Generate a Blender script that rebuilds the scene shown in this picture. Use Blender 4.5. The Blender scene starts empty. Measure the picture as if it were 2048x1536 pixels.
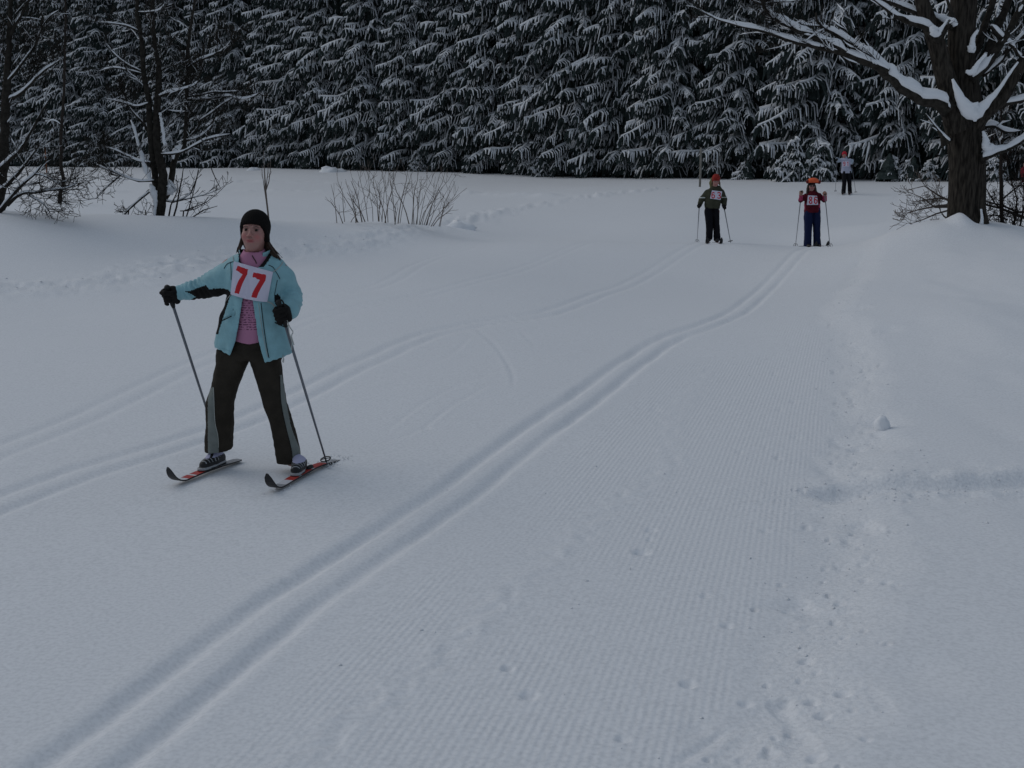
import bpy, math, random
import numpy as np
from mathutils import Vector
from mathutils.bvhtree import BVHTree

random.seed(7)
rng = np.random.default_rng(7)
SC = bpy.context.scene
COL = SC.collection

# ------------------------------------------------------------------ camera
CZ = 1.65
FPX = 2200.0                      # focal length in pixels of the 2048 wide picture
TH = math.atan((768 - 370) / FPX)  # downward pitch: the horizon lies at row 370
cam_d = bpy.data.cameras.new('camera')
cam = bpy.data.objects.new('camera', cam_d)
COL.objects.link(cam)
cam.location = (0, 0, CZ)
cam.rotation_euler = (math.pi / 2 - TH, 0, 0)
cam_d.sensor_width = 36
cam_d.lens = 36 * FPX / 2048
cam_d.clip_start = 0.05
cam_d.clip_end = 2000
SC.camera = cam

# ------------------------------------------------------------------ sky, sun, exposure
SUN_EL, SUN_AZ = math.radians(40), math.radians(-66)   # azimuth from +Y towards +X: behind left
world = bpy.data.worlds.new('World')
SC.world = world
world.use_nodes = True
wn = world.node_tree.nodes
wl = world.node_tree.links
wn.clear()
wo = wn.new('ShaderNodeOutputWorld')
bg = wn.new('ShaderNodeBackground')
sky = wn.new('ShaderNodeTexSky')
sky.sky_type = 'NISHITA'
sky.sun_disc = False
sky.sun_elevation = SUN_EL
sky.sun_rotation = SUN_AZ
sky.air_density = 1.0
sky.dust_density = 3.0
cloud = wn.new('ShaderNodeMixRGB')      # a closed cloud cover greys the blue sky out
cloud.inputs[0].default_value = 0.80
cloud.inputs[2].default_value = (3.70, 4.38, 5.26, 1)
wl.new(sky.outputs[0], cloud.inputs[1])
wl.new(cloud.outputs[0], bg.inputs[0])
bg.inputs[1].default_value = 0.115
wl.new(bg.outputs[0], wo.inputs[0])
sd = bpy.data.lights.new('sun', 'SUN')
sd.energy = 1.0
sd.angle = math.radians(60)
sd.color = (1.0, 0.97, 0.93)
sun = bpy.data.objects.new('sun', sd)
COL.objects.link(sun)
sdir = Vector((math.sin(SUN_AZ) * math.cos(SUN_EL), math.cos(SUN_AZ) * math.cos(SUN_EL), math.sin(SUN_EL)))
sun.rotation_euler = sdir.to_track_quat('Z', 'Y').to_euler()
SC.view_settings.view_transform = 'Standard'
SC.view_settings.look = 'None'
SC.view_settings.gamma = 1
SC.view_settings.use_curve_mapping = False
SC.view_settings.exposure = -0.85
SC.render.engine = 'CYCLES'
SC.cycles.max_bounces = 6
SC.cycles.diffuse_bounces = 3

# ------------------------------------------------------------------ geometry of the view
ct, st = math.cos(TH), math.sin(TH)

def P(px, py, Y):
    """world point on the line of sight through (px, py) at world depth Y"""
    v = (768 - py) / FPX
    dx = (px - 1024) / FPX
    dy = ct + st * v
    dz = -st + ct * v
    k = Y / dy
    return np.array([dx * k, Y, CZ + dz * k])

def proj(V):
    """world points (n,3) -> pixel coordinates"""
    X, Y, Z = V[:, 0], V[:, 1], V[:, 2] - CZ
    d = Y * ct - Z * st
    return 1024 + X / d * FPX, 768 - (Y * st + Z * ct) / d * FPX

# ------------------------------------------------------------------ noise
def _hash(ix, iy, iz, seed):
    h = (ix * 374761393 + iy * 668265263 + iz * 2147483647 + seed * 974634777) & 0xffffffff
    h = ((h ^ (h >> 13)) * 1274126177) & 0xffffffff
    h = (h ^ (h >> 16)) & 0xffff
    return h.astype(np.float32) / 32767.5 - 1.0

def vnoise(x, y, z=None, seed=0):
    x = np.asarray(x, np.float64); y = np.asarray(y, np.float64)
    z = np.zeros_like(x) if z is None else np.asarray(z, np.float64)
    fx, fy, fz = np.floor(x), np.floor(y), np.floor(z)
    ix, iy, iz = fx.astype(np.int64), fy.astype(np.int64), fz.astype(np.int64)
    tx, ty, tz = x - fx, y - fy, z - fz
    tx = tx * tx * (3 - 2 * tx); ty = ty * ty * (3 - 2 * ty); tz = tz * tz * (3 - 2 * tz)
    r = 0
    zs = (0, 1) if tz.size and tz.max() > 0 else (0,)
    for dz in zs:
        wz = tz if dz else 1 - tz
        for dy in (0, 1):
            wy = ty if dy else 1 - ty
            for dx in (0, 1):
                wx = tx if dx else 1 - tx
                r = r + _hash(ix + dx, iy + dy, iz + dz, seed) * wx * wy * wz
    return r

def fbm(x, y, z=None, seed=0, octs=3):
    r, a, f = 0, 1.0, 1.0
    for o in range(octs):
        r = r + a * vnoise(x * f, y * f, None if z is None else z * f, seed + o * 17)
        a *= 0.5; f *= 2.03
    return r

def sstep(a, b, x):
    t = np.clip((x - a) / (b - a), 0, 1)
    return t * t * (3 - 2 * t)

# ------------------------------------------------------------------ materials
def mat(name, col, rough=0.8, var=0.0, vscale=20, bump=0.0, bscale=200, spec=0.3, col2=None, metal=0.0, sheen=0.0):
    m = bpy.data.materials.new(name)
    m.use_nodes = True
    n, l = m.node_tree.nodes, m.node_tree.links
    b = n['Principled BSDF']
    b.inputs['Base Color'].default_value = (*col, 1)
    b.inputs['Roughness'].default_value = rough
    b.inputs['Specular IOR Level'].default_value = spec
    b.inputs['Metallic'].default_value = metal
    if sheen:
        b.inputs['Sheen Weight'].default_value = sheen
    if var or bump:
        tc = n.new('ShaderNodeTexCoord')
    if var:
        t = n.new('ShaderNodeTexNoise'); t.inputs['Scale'].default_value = vscale
        t.inputs['Detail'].default_value = 4
        l.new(tc.outputs['Object'], t.inputs['Vector'])
        r = n.new('ShaderNodeValToRGB')
        r.color_ramp.elements[0].position = 0.3
        r.color_ramp.elements[1].position = 0.7
        c2 = col2 if col2 else tuple(min(1, c * (1 + var)) for c in col)
        c1 = col if col2 else tuple(c * (1 - var) for c in col)
        r.color_ramp.elements[0].color = (*c1, 1)
        r.color_ramp.elements[1].color = (*c2, 1)
        l.new(t.outputs['Fac'], r.inputs['Fac'])
        l.new(r.outputs[0], b.inputs['Base Color'])
    if bump:
        t2 = n.new('ShaderNodeTexNoise'); t2.inputs['Scale'].default_value = bscale
        t2.inputs['Detail'].default_value = 3
        l.new(tc.outputs['Object'], t2.inputs['Vector'])
        bp = n.new('ShaderNodeBump'); bp.inputs['Strength'].default_value = bump
        bp.inputs['Distance'].default_value = 0.01
        l.new(t2.outputs['Fac'], bp.inputs['Height'])
        l.new(bp.outputs[0], b.inputs['Normal'])
    return m

M = {}
M['snow'] = mat('snow', (0.80, 0.82, 0.85), 0.75, bump=0.25, bscale=45, spec=0.2)
M['needles'] = mat('spruce_needles', (0.020, 0.030, 0.027), 0.9, var=0.5, vscale=9, spec=0.1, col2=(.055, .070, .070))
M['spruce_bark'] = mat('spruce_bark', (0.03, 0.024, 0.02), 0.95, spec=0.1)
M['bark'] = mat('bark', (0.030, 0.027, 0.023), 0.95, var=0.5, vscale=14, bump=0.9, bscale=40, spec=0.1)
M['twig'] = mat('twig_bark', (0.032, 0.026, 0.023), 0.9, spec=0.1)
M['stem'] = mat('shrub_bark', (0.15, 0.125, 0.11), 0.9, spec=0.1)

# ------------------------------------------------------------------ objects
def link(o):
    COL.objects.link(o); return o

def tag(o, label=None, cat=None, group=None, kind=None):
    if label: o['label'] = label
    if cat: o['category'] = cat
    if group: o['group'] = group
    if kind: o['kind'] = kind
    return o

def empty(name, loc, label=None, cat=None, group=None):
    o = bpy.data.objects.new(name, None)
    o.empty_display_size = 0.2
    o.location = tuple(float(c) for c in loc)
    link(o)
    return tag(o, label, cat, group)

def np_mesh(name, V, F, mats=(), midx=None, smooth=True, attrs=None):
    """V (n,3); F: array (m,k) or list of arrays with different k"""
    me = bpy.data.meshes.new(name)
    Fs = F if isinstance(F, (list, tuple)) else [F]
    Fs = [np.asarray(f, np.int32) for f in Fs if len(f)]
    V = np.asarray(V, np.float32)
    me.vertices.add(len(V))
    me.vertices.foreach_set('co', V.ravel())
    nl = sum(f.size for f in Fs); nf = sum(len(f) for f in Fs)
    me.loops.add(nl); me.polygons.add(nf)
    me.loops.foreach_set('vertex_index', np.concatenate([f.ravel() for f in Fs]) if Fs else [])
    tot = np.concatenate([np.full(len(f), f.shape[1], np.int32) for f in Fs])
    start = np.concatenate([[0], np.cumsum(tot)[:-1]]).astype(np.int32)
    me.polygons.foreach_set('loop_start', start)
    me.polygons.foreach_set('loop_total', tot)
    for m in (mats if isinstance(mats, (list, tuple)) else [mats]):
        me.materials.append(m)
    if midx is not None:
        me.polygons.foreach_set('material_index', np.asarray(midx, np.int32))
    me.polygons.foreach_set('use_smooth', np.full(nf, smooth, bool))
    me.update(calc_edges=True)
    if attrs:
        for k, a in attrs.items():
            a = np.asarray(a, np.float32)
            if a.ndim == 1:
                at = me.attributes.new(k, 'FLOAT', 'POINT'); at.data.foreach_set('value', a)
            else:
                at = me.attributes.new(k, 'FLOAT_COLOR', 'POINT')
                at.data.foreach_set('color', np.concatenate([a, np.ones((len(a), 1), np.float32)], 1).ravel())
    return me

def obj(name, me, parent=None, loc=None):
    o = bpy.data.objects.new(name, me)
    link(o)
    if parent is not None: o.parent = parent
    if loc is not None: o.location = tuple(float(c) for c in loc)
    return o

class Acc:
    """collects vertices, quads and triangles"""
    def __init__(s): s.V = []; s.Q = []; s.T = []; s.n = 0
    def add(s, V, Q=None, T=None):
        if Q is not None and len(Q): s.Q.append(np.asarray(Q) + s.n)
        if T is not None and len(T): s.T.append(np.asarray(T) + s.n)
        s.V.append(np.asarray(V, np.float32)); s.n += len(V)
    def mesh(s, name, m, smooth=True, off=None):
        V = np.concatenate(s.V) if s.V else np.zeros((0, 3))
        if off is not None: V = V - np.asarray(off)
        F = []
        if s.Q: F.append(np.concatenate(s.Q))
        if s.T: F.append(np.concatenate(s.T))
        return np_mesh(name, V, F, m, smooth=smooth)

def spline(pts, n):
    """Catmull-Rom through pts (k,d) resampled at n points"""
    p = np.asarray(pts, float)
    if len(p) == 2:
        t = np.linspace(0, 1, n)[:, None]; return p[0] * (1 - t) + p[1] * t
    q = np.vstack([2 * p[0] - p[1], p, 2 * p[-1] - p[-2]])
    k = len(p) - 1
    seg = np.linalg.norm(np.diff(p[:, :3], axis=0), axis=1) + 1e-9
    cum = np.concatenate([[0], np.cumsum(seg)])
    s = np.linspace(0, cum[-1], n)
    i = np.clip(np.searchsorted(cum, s, side='right') - 1, 0, k - 1)
    t = ((s - cum[i]) / seg[i])[:, None]
    a, b, c, d = q[i], q[i + 1], q[i + 2], q[i + 3]
    return 0.5 * (2 * b + (c - a) * t + (2 * a - 5 * b + 4 * c - d) * t ** 2 + (3 * b - 3 * c + d - a) * t ** 3)

def frames(p):
    t = np.gradient(p, axis=0); t /= np.linalg.norm(t, axis=1)[:, None] + 1e-9
    s = np.zeros_like(t)
    v = np.cross(t[0], [0, 0, 1.0])
    if np.linalg.norm(v) < 0.3: v = np.cross(t[0], [0, 1.0, 0.2])
    for i in range(len(t)):
        v = v - t[i] * np.dot(v, t[i])
        v = v / (np.linalg.norm(v) + 1e-9)
        s[i] = v
    u = np.cross(s, t)
    return t, s, u

def tube(acc, p, r, seg=6, cap=True, jit=None):
    p = np.asarray(p, float); n = len(p)
    r = np.broadcast_to(np.asarray(r, float), (n,))
    t, s, u = frames(p)
    a = np.arange(seg) * 2 * np.pi / seg
    rr = r[:, None] * np.ones((1, seg))
    if jit is not None: rr = rr * jit
    V = p[:, None] + rr[..., None] * (np.cos(a)[None, :, None] * s[:, None] + np.sin(a)[None, :, None] * u[:, None])
    V = V.reshape(-1, 3)
    i = np.arange(n - 1)[:, None] * seg; j = np.arange(seg)[None]
    j2 = (j + 1) % seg
    Q = np.stack([i + j, i + j2, i + seg + j2, i + seg + j], -1).reshape(-1, 4)
    T = None
    if cap:
        V = np.vstack([V, p[0], p[-1]])
        k = np.arange(seg); k2 = (k + 1) % seg
        T = np.vstack([np.stack([k2, k, np.full(seg, n * seg)], -1),
                       np.stack([(n - 1) * seg + k, (n - 1) * seg + k2, np.full(seg, n * seg + 1)], -1)])
    acc.add(V, Q, T)
# ------------------------------------------------------------------ ground: base relief through fixed points
def cpts():
    c = []
    def w(*a): c.extend(a)
    for X in (-40, -22, -10, -4, 0, 4, 10, 22, 40):
        for Y in (-30, -10, 0, 4, 7):
            w((X, Y, 0.0))
    w((-8, 10, .12), (-3, 10, .05), (0, 10, .05), (3, 10, .05), (-3, 14, .18), (0, 14, .17), (3.3, 13, .15), (-3.3, 18, .33), (0, 18, .29), (4.5, 17, .27))
    w((-6.5, 14, .22), (-8, 14, .35), (-12, 14, .55), (-10, 17, .85), (-6.6, 17, .5), (-5, 16, .3), (-5.2, 20, .45), (-3.4, 21.5, .44), (-20, 16, .9))
    w((5, 9, .13), (5, 12, .33), (7, 12, .42), (6, 15, .50), (8, 15, .68), (14, 12, .4), (14, 16, .7), (9, 9, .15))
    px = [(0, 430, 19), (150, 436, 20), (320, 441, 21), (480, 445, 22), (640, 446, 24), (760, 447, 25), (870, 453, 26.5),
          (0, 437, 22), (320, 447, 24), (640, 450, 27), (-400, 430, 18),
          (0, 428, 27), (320, 436, 28), (640, 439, 31), (870, 440, 31),
          (0, 402, 36), (400, 405, 38), (800, 405, 40), (0, 370, 55), (400, 373, 55), (800, 376, 55), (0, 345, 80), (400, 348, 72), (800, 352, 65),
          (0, 333, 100), (250, 334, 92), (500, 336, 85), (750, 340, 76), (1000, 349, 68), (1250, 358, 60), (1500, 361, 54), (1750, 363, 50), (1900, 366, 47), (2048, 364, 44),
          (2500, 360, 40), (-400, 333, 115), (0, 334, 125), (1000, 350, 100), (2048, 366, 80),
          (2200, 488, 16), (2048, 485, 16.7), (1990, 466, 17.5), (1930, 448, 18), (1870, 452, 18), (1800, 468, 18.6), (1740, 478, 19.5), (1680, 491, 20.5), (1625, 494, 21.5),
          (1500, 488, 21.9), (1385, 486, 22), (1250, 484, 23), (1100, 480, 24), (950, 477, 25),
          (1680, 494, 22.5), (1625, 497.5, 23.2), (1500, 492, 23.5), (1400, 490, 23.6), (1250, 484, 25),
          (1600, 484, 26), (1400, 478, 26), (1200, 470, 28), (1000, 458, 29.5), (1600, 450, 30), (1400, 445, 30), (1150, 440, 32),
          (1600, 415, 35), (1400, 412, 35), (1200, 405, 37), (1000, 418, 36), (1690, 389, 39.8), (1500, 384, 41), (1300, 382, 43), (1000, 385, 46),
          (1740, 481, 21.5), (1800, 474, 21), (1900, 468, 21), (2048, 480, 20), (1750, 452, 26), (1900, 447, 26), (2048, 442, 26), (1900, 405, 34), (2048, 400, 32), (2500, 440, 22), (1850, 385, 40)]
    for a in px:
        c.append(tuple(P(*a)))
    return np.array(c)

CP = cpts()
def _phi(r2):
    return np.sqrt(r2) ** 3
_n = len(CP)
_D = ((CP[:, None, :2] - CP[None, :, :2]) ** 2).sum(-1)
_A = np.zeros((_n + 3, _n + 3))
_A[:_n, :_n] = _phi(_D) + np.eye(_n) * 1e-2
_A[:_n, _n] = 1; _A[:_n, _n + 1:] = CP[:, :2]; _A[_n:, :_n] = _A[:_n, _n:].T
_W = np.linalg.solve(_A, np.concatenate([CP[:, 2], [0, 0, 0]]))

def base_z(X, Y):
    X = np.asarray(X, float); Y = np.asarray(Y, float)
    shp = X.shape; X = X.ravel(); Y = Y.ravel()
    out = np.empty_like(X)
    for i in range(0, len(X), 60000):
        x, y = X[i:i + 60000], Y[i:i + 60000]
        d = (x[:, None] - CP[None, :, 0]) ** 2 + (y[:, None] - CP[None, :, 1]) ** 2
        out[i:i + 60000] = _phi(d) @ _W[:_n] + _W[_n] + _W[_n + 1] * x + _W[_n + 2] * y
    # far away and behind, settle to a level field
    R = np.hypot(X, Y)
    k = sstep(130, 200, R)
    out = out * (1 - k) + 2.2 * k
    kb = sstep(-6, -14, Y)
    out = out * (1 - kb)
    return out.reshape(shp)

def on_ground(px, py):
    """where the line of sight through a pixel meets the base relief"""
    Ys = np.concatenate([np.arange(1.5, 12, .05), np.arange(12, 130, .1)])
    pts = np.array([P(px, py, y) for y in Ys])
    dz = pts[:, 2] - base_z(pts[:, 0], pts[:, 1])
    i = np.argmax(dz < 0)
    if i == 0: i = len(Ys) - 1
    t = dz[i - 1] / (dz[i - 1] - dz[i] + 1e-9)
    p = pts[i - 1] * (1 - t) + pts[i] * t
    return p

def gpath(pl, n=60):
    w = np.array([on_ground(*p)[:2] for p in pl])
    return spline(w, n)

def ext(path, d0, d1):
    """lengthen a path straight on at both ends"""
    a = path[0] - path[1]; a /= np.linalg.norm(a)
    b = path[-1] - path[-2]; b /= np.linalg.norm(b)
    return np.vstack([path[0] + a * d0, path, path[-1] + b * d1])

def pdist(X, Y, path):
    """signed lateral distance and arc length to a polyline"""
    best = np.full(X.shape, 1e9); lat = np.zeros(X.shape); arc = np.zeros(X.shape)
    s0 = 0
    for a, b in zip(path[:-1], path[1:]):
        e = b - a; L = np.hypot(*e)
        if L < 1e-6: continue
        e = e / L
        t = np.clip((X - a[0]) * e[0] + (Y - a[1]) * e[1], 0, L)
        dx = X - a[0] - t * e[0]; dy = Y - a[1] - t * e[1]
        d = dx * dx + dy * dy
        m = d < best
        sg = np.sign(dx * e[1] - dy * e[0])
        best = np.where(m, d, best); lat = np.where(m, sg * np.sqrt(d), lat); arc = np.where(m, s0 + t, arc)
        s0 += L
    return lat, arc

TR1 = ext(gpath([(165, 1530), (493, 1268), (884, 1000), (1038, 888), (1200, 774), (1275, 715), (1335, 677), (1440, 640), (1490, 612), (1535, 572), (1575, 530), (1602, 502)]), 4, 3)
TR2 = ext(gpath([(10, 1000), (150, 950), (300, 905), (470, 845), (600, 788), (700, 737), (780, 702), (860, 668), (960, 645), (1100, 624), (1200, 590), (1300, 545), (1350, 512), (1385, 492)]), 3, 2)
TR3 = ext(gpath([(0, 905), (200, 820), (420, 715), (620, 640), (720, 615), (850, 590), (950, 563), (1030, 540), (1110, 510), (1170, 487)]), 3, 1)
TR4 = gpath([(0, 640), (300, 620), (640, 590), (780, 560), (860, 520), (940, 495)])
EDGE = ext(gpath([(1340, 1530), (1450, 1400), (1530, 1220), (1590, 1060), (1632, 975), (1640, 850), (1640, 700), (1655, 610), (1690, 540), (1715, 500)]), 5, 0)
EDGE = np.vstack([EDGE, [on_ground(1745, 455)[:2], on_ground(1770, 430)[:2], on_ground(1790, 395)[:2], on_ground(1800, 372)[:2]]])
BERM = ext(gpath([(0, 590), (150, 582), (300, 560), (400, 530), (550, 515), (700, 500), (780, 475), (860, 458), (950, 440), (1060, 415), (1200, 393), (1330, 378)], 50), 8, 0)
CROSS = ext(gpath([(1625, 1002), (1690, 992), (1800, 990), (1920, 992), (2040, 985)], 20), 0, 3)

def near(X, Y, path, pad):
    return (X > path[:, 0].min() - pad) & (X < path[:, 0].max() + pad) & (Y > path[:, 1].min() - pad) & (Y < path[:, 1].max() + pad)

def groove(X, Y, Z, path, half, wid, depth, seed, fade=None):
    m = near(X, Y, path, 1.0)
    if not m.any(): return
    x, y = X[m], Y[m]
    lat, arc = pdist(x, y, path)
    wob = 0.008 * fbm(arc * 3, arc * 0, seed=seed, octs=2)
    d = np.abs(np.abs(lat + wob) - half)
    dep = depth * (1 + .25 * vnoise(arc * 2, np.sign(lat), seed=seed + 5))
    if fade is not None: dep = dep * fade(x, y)
    edge = 0.010 * vnoise(arc * 28, np.sign(lat) * 3 + .3, seed=seed + 9)
    g = 1 - sstep(.002, wid, d + edge * .6)
    dep = dep * (1 - .45 * sstep(10, 20, y))
    # soft shoulder pressed out beside each groove
    sh = np.exp(-((d - wid - .03) / .03) ** 2) * .10
    Z[m] += -dep * g + dep * sh - depth * .12 * sstep(half * 2.4, half * .8, np.abs(lat))

POCKS = []
_cp = np.polyfit(EDGE[5:-4, 1], EDGE[5:-4, 0], 2)
def cord_lat(X, Y):
    Yc = np.clip(Y, 1, 16)
    dx = 2 * _cp[0] * Yc + _cp[1]
    return (X - np.polyval(_cp, Yc)) / np.sqrt(1 + dx * dx)

def relief(X, Y):
    Z = base_z(X, Y)
    R = np.hypot(X, Y)
    # wide soft undulation
    Z += .018 * fbm(X * .45, Y * .45, seed=3, octs=2) * sstep(1, 6, R) + .05 * fbm(X * .12, Y * .12, seed=4, octs=2) * sstep(25, 60, R)
    cord = np.zeros_like(X); lat0 = np.zeros_like(X); rough = np.zeros_like(X)
    m = near(X, Y, EDGE, 14)
    x, y = X[m], Y[m]
    lat, arc = pdist(x, y, EDGE)
    lat0 = cord_lat(X, Y)
    wav = .12 * fbm(arc * .8, arc * 0 + 2, seed=21, octs=3) + .05 * vnoise(arc * 5, arc * 0, seed=22)
    l2 = lat - wav
    nearf = 1 - sstep(14, 22, y)
    powder = sstep(0.02, 0.5, l2) * (.06 * nearf + .012) 
    dune = .035 * fbm(x * 1.1 + 3, y * .5, seed=31, octs=3) * sstep(.5, 1.6, lat)
    Z[m] += powder + dune * nearf
    # crumbly strip along the groomed edge
    strip = np.exp(-((l2 - .20) / .22) ** 2)
    lump = fbm(x * 9, y * 9, seed=41, octs=3)
    holes = np.clip(vnoise(x * 7, y * 7, seed=44) - .45, 0, 1)
    strip = strip * (1 - .8 * np.exp(-((y - 5.75) / .3) ** 2))
    Z[m] += strip * (.0045 * lump - .06 * holes) * (1 - .5 * sstep(8, 14, y)) * sstep(0, 3, y)
    rough[m] = strip
    # groomer seam inside the trail
    seam = np.exp(-((lat + .95 + .1 * vnoise(arc * .7, arc * 0, seed=51)) / .10) ** 2) * (arc < 12)
    Z[m] += seam * (.0055 * fbm(x * 17, y * 17, seed=52, octs=2) + .002)
    l1, _ = pdist(x, y, TR1)
    inside = sstep(-.02, -.10, l2) * (sstep(.2, .5, l1) + .28 * sstep(-.3, -.7, l1) * sstep(-3, -1.6, l1))
    patch = sstep(-.55, .15, fbm(x * .8, y * .45, seed=61, octs=2))
    cord[m] = inside * patch * (1 - .75 * seam) * (1 - sstep(9, 17, y))
    # second pass of the groomer left of the main track
    # berm on the left of the trail
    mb = near(X, Y, BERM, 3)
    x, y = X[mb], Y[mb]
    lat, arc = pdist(x, y, BERM)
    w = np.exp(-((lat + .25) / .55) ** 2)
    far = 1 + sstep(20, 40, y)
    lump = fbm(x * 4.2, y * 4.2, seed=71, octs=4)
    Z[mb] += w * (.045 + .040 * lump * far + .014 * fbm(x * 13, y * 13, seed=75, octs=2)) * (.5 + .5 * sstep(-.6, .4, vnoise(arc * .35, arc * 0, seed=72)))
    rough[mb] = np.maximum(rough[mb], w)
    # tracks
    groove(X, Y, Z, TR1, .112, .074, .024, 101)
    groove(X, Y, Z, TR2, .112, .070, .016, 111)
    groove(X, Y, Z, TR3, .112, .068, .010, 121)
    groove(X, Y, Z, TR4, .112, .068, .010, 131)
    for p in (TR1, TR2, TR3):
        mm = near(X, Y, p, .5)
        l, _ = pdist(X[mm], Y[mm], p)
        cord[mm] *= sstep(.22, .42, np.abs(l))
    # trodden path leading off to the right
    mc = near(X, Y, CROSS, 1.2)
    x, y = X[mc], Y[mc]
    lat, arc = pdist(x, y, CROSS)
    on = sstep(0, .25, arc) 
    ld = lat + .018 * vnoise(arc * 3, arc * 0, seed=81)
    tr = (1 - sstep(.08, .18, np.abs(ld))) * on
    side = np.exp(-((np.abs(ld) - .24) / .10) ** 2) * on
    l4 = fbm(x * 8, y * 8, seed=82, octs=4)
    Z[mc] += -(.062 + .006 * l4) * tr + side * (.006 + .009 * l4) + np.exp(-(lat / .4) ** 2) * .005 * l4
    rough[mc] = np.maximum(rough[mc], np.exp(-(lat / .4) ** 2))
    cord[mc] *= 1 - np.exp(-(lat / .35) ** 2) * on
    for q_, pf in enumerate(FIELD):
        mf = near(X, Y, pf, 2)
        if mf.any():
            l, a = pdist(X[mf], Y[mf], pf)
            Z[mf] += np.exp(-(l / .7) ** 2) * (.045 + .075 * fbm(a * 1.3, l * 1.5, seed=140 + q_, octs=3))
    # thin ski scratches
    for k, (pl, dep) in enumerate(SCR):
        ms = near(X, Y, pl, .3)
        if not ms.any(): continue
        l, a = pdist(X[ms], Y[ms], pl)
        L = np.sum(np.linalg.norm(np.diff(pl, axis=0), axis=1))
        env = np.clip(np.minimum(a, L - a) / (.15 * L), 0, 1)
        Z[ms] += env * dep * .5 * (-np.exp(-(l / .018) ** 2) + .5 * np.exp(-((l - .045) / .02) ** 2))
    for (a, b, r, d) in POCKS:
        mp = (np.abs(X - a) < r * 3) & (np.abs(Y - b) < r * 3)
        if mp.any():
            q = ((X[mp] - a) ** 2 + (Y[mp] - b) ** 2) / (r * r)
            Z[mp] += -d * np.exp(-q * 1.2) + d * .14 * np.exp(-(np.sqrt(q) - 1.5) ** 2 * 4)
    # drift piled against the old tree, hollow in front of it
    t = TREE_BASE
    q = np.hypot((X - t[0]) * .8, Y - t[1])
    Z += .16 * np.exp(-((X - t[0] + .25) / .16) ** 2 - ((Y - t[1] + .35) / .3) ** 2)
    Z += .06 * np.exp(-((q - .7) / .5) ** 2)
    return Z, lat0, cord, rough

TREE_BASE = P(1933, 452, 18.0)
FIELD = [gpath([(-60, 361), (300, 362), (600, 364), (900, 370)], 30), gpath([(-60, 383), (300, 381), (600, 381), (860, 386), (1100, 392)], 30)]
SCR = [(gpath([(940, 645), (990, 690), (1022, 740), (1028, 780)], 16), .010),
       (gpath([(700, 900), (830, 862), (900, 815), (985, 770)], 16), .010),
       (gpath([(760, 868), (860, 800), (1010, 735)], 16), .008),
       (gpath([(660, 800), (760, 760), (890, 715), (948, 668)], 16), .008),
       (gpath([(1040, 660), (1075, 695)], 8), .006),
       (gpath([(480, 1150), (540, 1148), (590, 1152)], 8), .012),
       (gpath([(150, 830), (260, 800), (380, 770), (470, 745)], 16), .008),
       (gpath([(1345, 1530), (1400, 1500), (1450, 1462)], 10), .014)]
for (px, py, r, d) in [(1283, 1108, .035, .03), (1302, 1062, .03, .015), (1300, 1082, .02, .012), (1410, 1196, .02, .015), (1242, 990, .025, .012),
                       (1310, 817, .04, .012), (1550, 742, .03, .02), (1588, 800, .03, .015), (1560, 815, .025, .015), (1592, 872, .04, .012),
                       (1015, 1340, .02, .02), (1480, 905, .025, .012), (1556, 915, .02, .02), (1530, 895, .02, .015), (1058, 1394, .03, .015),
                       (855, 855, .03, .015), (1712, 628, .16, .03), (1775, 675, .12, .025), (1808, 1390, .14, .012), (1715, 900, .05, .03), (1245, 1480, .02, .012)]:
    g = on_ground(px, py)
    POCKS.append((g[0], g[1], r, d))
for k in range(150):   # prints and pits scattered along the edge of the groomed snow
    s = random.random() ** 1.3
    i = int(s * 40) + 1
    e = EDGE[min(i, len(EDGE) - 2)]; t = EDGE[min(i + 1, len(EDGE) - 1)] - e
    L = np.hypot(*t) + 1e-9
    off = random.gauss(.26, .16)
    u = random.random()
    POCKS.append((e[0] + t[0] * u + t[1] / L * off, e[1] + t[1] * u - t[0] / L * off, random.uniform(.009, .024), random.uniform(.010, .026)))

# polar sheet, finest where the ground is seen closest
rr = [0.0, .6, 1.2, 1.7, 2.1]
r = 2.3
while r < 25:
    rr.append(r); r += min(r * r * 1.65 / 1815, .115)
while r < 135:
    rr.append(r); r += .55
while r < 900:
    rr.append(r); r *= 1.12
rr = np.array(rr)
aa = np.concatenate([np.linspace(-180, -50, 40)[:-1], np.linspace(-50, -28.5, 50)[:-1], np.linspace(-28.5, 28.5, 580), np.linspace(28.5, 50, 50)[1:], np.linspace(50, 180, 40)[1:-1]])
aa = np.radians(aa)
RR, AA = np.meshgrid(rr[1:], aa, indexing='ij')
GX = np.concatenate([[0.0], (RR * np.sin(AA)).ravel()]); GY = np.concatenate([[0.0], (RR * np.cos(AA)).ravel()])
GZ, glat, gcord, grough = relief(GX, GY)
nr, na = RR.shape
i = np.arange(nr - 1)[:, None] * na + 1; j = np.arange(na)[None]; j2 = (j + 1) % na
GQ = np.stack([i + j, i + na + j, i + na + j2, i + j2], -1).reshape(-1, 4)
k = np.arange(na)
GT = np.stack([np.zeros(na, int), 1 + k, 1 + (k + 1) % na], -1)

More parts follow.
